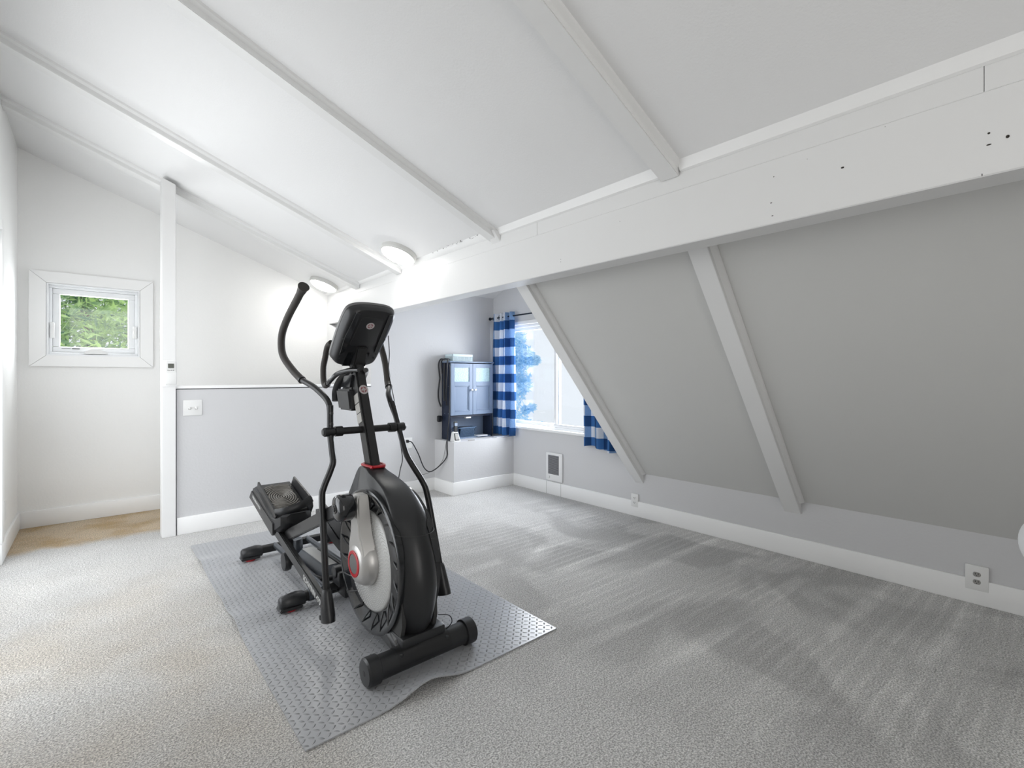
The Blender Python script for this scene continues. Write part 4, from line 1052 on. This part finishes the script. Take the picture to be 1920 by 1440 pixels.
obj('mast_bolt', bm, 'dark', ms)
# console neck
bm = B(); oriented(bm, M1-MD*.03, Vector((XC+.0, 2.515, 1.440)), .030, .030, .006); obj('console_neck', bm, 'tube', E)
# console
CC = Vector((XC-.006, 2.468, 1.458)); CU = Vector((0, -.724, .69)); CN = Vector((0, -.69, -.724))
def slab(bm, outline, layers):
    """layers: (offset along CN, inset scale, widen)"""
    rows = []
    for off, sc, sx_ in layers: rows.append([bm.verts.new(CC+Vector((x*sc*sx_, 0, 0))+CU*(u*sc)+CN*off) for x, u in outline])
    for a, b_ in zip(rows, rows[1:]):
        n_ = len(a)
        for i in range(n_): bm.faces.new((a[i], a[(i+1) % n_], b_[(i+1) % n_], b_[i]))
    bm.faces.new(rows[0]); bm.faces.new(rows[-1]); return bm
ol = [(-.10, -.185), (-.04, -.203), (.04, -.203), (.10, -.185), (.122, -.155), (.128, -.08), (.132, .05), (.130, .14), (.120, .185), (.09, .208), (.04, .218), (-.04, .218), (-.09, .208), (-.120, .185), (-.130, .14), (-.132, .05), (-.128, -.08), (-.122, -.155)]
ol = [(p.x, p.y) for p in spline([(a, b, 0) for a, b in ol+[ol[0]]], 4)][:-1]
bm = B(); slab(bm, ol, [(-.066, .93, 1.08), (-.060, .96, 1.09), (-.040, .975, 1.07), (-.022, .975, 1.02), (-.006, .95, .97), (0, .91, .93)]); cs = obj('console', bm, 'black', E, angle=35)
bm = B(); rr = [(x*.99, u) for x, u in ol]; slab(bm, ol, [(-.062, .978, 1.085), (-.054, .984, 1.085), (-.044, .98, 1.075)]); obj('console_rim', bm, 'grey_plastic', cs)
ip = [(-.066, .02), (-.070, -.015), (-.060, -.032), (.060, -.032), (.070, -.015), (.066, .06), (.060, .150), (.048, .167), (-.048, .167), (-.060, .150)]
bm = B(); slab(bm, ip, [(-.004, 1.0, 1.0), (.002, 1.0, 1.0), (.003, .985, .98)]); bp_ = obj('back_panel', bm, 'black', cs, angle=30)
bm = B(); tube(bm, [CC+Vector((x, 0, 0))+CU*u+CN*.0015 for x, u in ip+[ip[0]]], .0016, 6, 1); obj('panel_groove', bm, 'dark', cs)
for sx in (-1, 1):   # side facets
    bm = B(); q = [(sx*.078, .19), (sx*.10, .19), (sx*.112, .02), (sx*.105, -.10), (sx*.085, -.075), (sx*.082, .0)]
    slab(bm, q, [(-.004, 1, 1), (.004, 1, 1), (.006, .99, .99)]); obj('side_rib', bm, 'gloss', cs, angle=30)
bm = B(); slab(bm, [(-.066, -.185), (.066, -.185), (.060, -.085), (-.060, -.085)], [(-.004, 1, 1), (.003, 1, 1)]); obj('lower_panel', bm, 'gloss', cs, smooth=False)
bm = B()
for x, u in ((-.088, .19), (.085, .185), (-.112, .01), (.113, .02), (-.095, -.13), (.095, -.12)):
    c = CC+Vector((x, 0, 0))+CU*u+CN*.001; tube(bm, [c-CN*.004, c+CN*.002], .0045, 10, 1)
obj('screw', bm, 'dark', cs)
emblem(CC+CU*.112+CN*.0035, (1, 0, 0), CU, .0215, bp_)
bm = B(); slab(bm, [(-.11, -.16), (.11, -.16), (.11, .17), (-.11, .17)], [(-.068, 1, 1), (-.065, 1, 1)]); obj('display', bm, 'lcd', cs, smooth=False)
# fixed handlebar
for s in (-1, 1):
    bm = B(); tube(bm, [(XC+s*.02, 2.50, 1.305), (XC+s*.05, 2.56, 1.303), (XC+s*.080, 2.64, 1.285), (XC+s*.092, 2.70, 1.255), (XC+s*.092, 2.755, 1.228)], .0135, 14, 5); fh = obj('fixed_handlebar', bm, 'gloss', E, angle=60)
    bm = B(); tube(bm, [(XC+s*.092, 2.755, 1.228), (XC+s*.092, 2.795, 1.218), (XC+s*.090, 2.825, 1.24), (XC+s*.088, 2.838, 1.28), (XC+s*.088, 2.835, 1.33), (XC+s*.088, 2.81, 1.375), (XC+s*.088, 2.77, 1.44), (XC+s*.086, 2.72, 1.46)], .0165, 14, 5); obj('grip', bm, 'foam', fh, angle=60)
# bottle holder
bm = B()
hull8(bm, [(1.035, 2.53, 1.085), (1.115, 2.53, 1.085), (1.115, 2.70, 1.085), (1.035, 2.70, 1.085), (1.03, 2.55, 1.20), (1.13, 2.55, 1.20), (1.13, 2.73, 1.20), (1.03, 2.73, 1.20)], .010)
bh = obj('bottle_holder', bm, 'black', E)
bm = B(); hull8(bm, [(1.045, 2.56, 1.20), (1.125, 2.56, 1.20), (1.125, 2.71, 1.20), (1.045, 2.71, 1.20), (1.05, 2.53, 1.292), (1.12, 2.53, 1.292), (1.12, 2.66, 1.285), (1.05, 2.66, 1.285)], .012); obj('holder_cup', bm, 'gloss', bh)
bm = B(); tube(bm, [(1.04, 2.75, 1.13), (1.045, 2.765, 1.18), (1.05, 2.73, 1.235), (1.06, 2.67, 1.275), (1.075, 2.60, 1.295)], lambda t: (.010, .022), 10, 5, True, 0, False, (0, 0, 1)); obj('holder_bracket', bm, 'black', bh)
# base frame: two rear stabilisers, rails, centre tray
def stab(y, x0, x1, r_, group):
    bm = B(); cyl(bm, (x0+.05, y, ZM+.055), (x1-.05, y, ZM+.055), r_, 24); st = obj('stabilizer', bm, 'tube', E)
    for xa, s in ((x0, 1), (x1, -1)):
        bm = B()
        secs = [(-.028, .022, .030, .016), (-.018, .034, .040, .024), (.02, .040, .046, .036), (.06, .042, .050, .044), (.085, .038, .046, .043), (.10, .036, .040, .040)]
        rings = []
        for (dx_, wy, top, _) in secs:
            x = xa+s*dx_; rings.append([bm.verts.new((x, y+wy*math.cos(a), max(ZM+.016, ZM+.045+(top if math.sin(a) > 0 else .03)*math.sin(a)))) for a in [2*PI*i/16 for i in range(16)]])
        for a, b_ in zip(rings, rings[1:]):
            for i in range(16): bm.faces.new((a[i], a[(i+1) % 16], b_[(i+1) % 16], b_[i]))
        bm.faces.new(rings[0]); bm.faces.new(rings[-1]); ft = obj('foot', bm, 'black', st, angle=50)
        bm = B(); hull8(bm, [(xa-s*.035, y-.042, ZM+.012), (xa+s*.09, y-.042, ZM+.012), (xa+s*.09, y+.042, ZM+.012), (xa-s*.035, y+.042, ZM+.012), (xa-s*.022, y-.040, ZM+.036), (xa+s*.075, y-.040, ZM+.036), (xa+s*.075, y+.040, ZM+.036), (xa-s*.022, y+.040, ZM+.036)], .006); obj('foot_skirt', bm, 'black', ft)
        bm = B(); cyl(bm, (xa+s*.03, y, ZM-.001), (xa+s*.03, y, ZM+.016), .030, 24); obj('levelling_pad', bm, 'red', ft)
    return st
stab(2.755, .765, 1.41, .0285, None); stab(3.690, .775, 1.40, .0285, None)
bm = B(); cyl(bm, (.885, 2.755, ZM+.055), (.915, 2.755, ZM+.055), .033, 24); cyl(bm, (.925, 2.755, ZM+.060), (1.0, 2.70, ZM+.075), .018, 20); obj('collar_joint', bm, 'rail', E)
for x in (.962, 1.185):
    bm = B(); tube(bm, [(x, 3.70, .075), (x, 3.40, .082), (x, 3.0, .090), (x, 2.72, .092)], .018, 16, 2); obj('rail', bm, 'rail', E)
bm = B(); tube(bm, [(.985, 3.42, .075), (.975, 3.1, .085), (.975, 2.92, .088), (.995, 2.855, .088), (1.05, 2.835, .088), (1.12, 2.84, .088), (1.16, 2.87, .088), (1.17, 2.95, .088), (1.17, 3.40, .075)], .0165, 12, 5); obj('guard_loop', bm, 'tube', E, angle=60)
bm = B(); hull8(bm, [(1.0, 2.89, .05), (1.145, 2.89, .05), (1.145, 3.40, .05), (1.0, 3.40, .05), (1.045, 2.94, .125), (1.125, 2.94, .125), (1.125, 3.38, .112), (1.045, 3.38, .112)], .006); ct = obj('centre_tray', bm, 'rail', E)
bm = B(); hull8(bm, [(1.050, 2.945, .1245), (1.120, 2.945, .1245), (1.120, 3.375, .1115), (1.050, 3.375, .1115), (1.050, 2.945, .1265), (1.120, 2.945, .1265), (1.120, 3.375, .1135), (1.050, 3.375, .1135)]); o = obj('tray_tread', bm, 'disc', ct, smooth=False)
bm = B(); lathe(bm, [(.06, .055), (.145, .050), (.155, .046), (.150, .020), (.152, .0001)], (1.035, 3.49, 0), 'z', 32); obj('frame_hub', bm, 'rail', E)
bm = B(); cyl(bm, (1.088, 2.70, .105), (1.088, 2.40, .125), .030, 20); box(bm, 1.03, 1.146, 2.60, 2.72, .05, .14, .012); cyl(bm, (.98, 2.70, .10), (1.20, 2.70, .10), .024, 16); obj('frame_spine', bm, 'tube', E)
bm = B(); lathe(bm, [(-.03, .02), (-.026, .034), (.026, .034), (.03, .02)], (1.02, 2.66, .19), 'x', 20); box(bm, 1.0, 1.05, 2.60, 2.70, .12, .20, .008); obj('adjuster_knob', bm, 'black', E)
# cord hanging from the console
bm = B(); tube(bm, [(1.245, 2.51, 1.50), (1.262, 2.53, 1.40), (1.262, 2.54, 1.30), (1.285, 2.545, 1.20), (1.30, 2.53, 1.10), (1.305, 2.50, 1.02), (1.292, 2.47, .93), (1.295, 2.45, .86), (1.30, 2.45, .80), (1.285, 2.45, .74), (1.26, 2.45, .60), (1.25, 2.46, .4), (1.25, 2.46, .25), (1.25, 2.50, .10)], .0028, 6, 6); obj('sensor_cable', bm, 'cord', E)

# ------------------------------------------------------------------ outside
def leaves(bm, c, R, n, size, squash=1):
    for i in range(n):
        while True:
            p = Vector((random.uniform(-1, 1), random.uniform(-1, 1), random.uniform(-1, 1)))
            if p.length < 1: break
        p = Vector((p.x*R[0], p.y*R[1], p.z*R[2]))+Vector(c)
        d = Vector((random.gauss(0, 1), random.gauss(0, 1), random.gauss(-.3, .7))).normalized(); e = d.orthogonal().normalized(); e = (e*math.cos(i)+d.cross(e)*math.sin(i))
        s = size*random.uniform(.5, 1.3)
        bm.faces.new([bm.verts.new(q) for q in (p-d*s, p+e*s*.22, p+d*s, p-e*s*.22)])
t = thing('leafy_bush', 'sunlit green foliage seen through the small alcove window', 'bush', (-.1, 8.0, 0), None)
bm = B(); leaves(bm, (-.35, 8.2, 1.9), (1.5, .9, 1.3), 5200, .085); leaves(bm, (.6, 8.6, 1.6), (1.4, .9, 1.3), 3600, .085); leaves(bm, (-1.2, 8.6, 2.0), (1.4, .8, 1.5), 3000, .09)
f_ = obj('foliage', bm, 'leaf_green', t, smooth=False)
bm = B(); tube(bm, [(-.1, 8.7, -.5), (0, 8.6, 1.2), (-.2, 8.7, 2.6)], lambda t: .09-.05*t, 8, 4); tube(bm, [(0, 8.6, 1.2), (.5, 8.4, 1.7), (.9, 8.3, 2.3)], lambda t: .03-.015*t, 6, 4); tube(bm, [(0, 8.6, 1.0), (-.5, 8.0, 1.6), (-.9, 7.8, 2.2)], lambda t: .02-.01*t, 6, 4); obj('trunk', bm, 'bark', t)
t = thing('pale_tree', 'tree with overexposed blue cast put into its colour, seen through the large window', 'tree', (9.0, 9.8, -1))
bm = B()
for (c_, R_, n_) in (((8.04, 9.37, 2.03), 0.41, 500), ((8.3, 9.38, 1.77), 0.39, 600), ((8.42, 9.14, 1.74), 0.23, 420), ((8.65, 9.13, 1.69), 0.14, 200), ((8.32, 9.43, 1.27), 0.36, 600), ((8.22, 9.08, 1.05), 0.19, 300), ((7.97, 9.25, 0.81), 0.36, 500), ((8.27, 9.64, 0.09), 0.47, 650), ((8.32, 9.14, 0.42), 0.12, 130), ((8.45, 9.01, 0.48), 0.1, 90), ((8.68, 9.42, -0.03), 0.19, 240), ((8.69, 8.99, 0.01), 0.11, 100), ((8.45, 9.48, 2.27), 0.17, 200), ((7.94, 9.64, 1.35), 0.55, 700), ((8.72, 9.1, 1.74), 0.07, 50), ((7.83, 10.41, 1.07), 0.9, 1500), ((7.73, 10.5, 2.22), 0.7, 900), ((7.89, 10.36, -0.08), 0.9, 1200)):
    leaves(bm, c_, (R_, R_, R_), n_, .085)
obj('foliage', bm, 'leaf_overexposed', t, smooth=False)
bm = B(); tube(bm, [(7.98, 10.02, -4.3), (8.01, 9.99, -0.06), (8.14, 9.88, 2.49)], lambda t: .16-.1*t, 8, 4); obj('trunk', bm, 'leaf_overexposed', t)
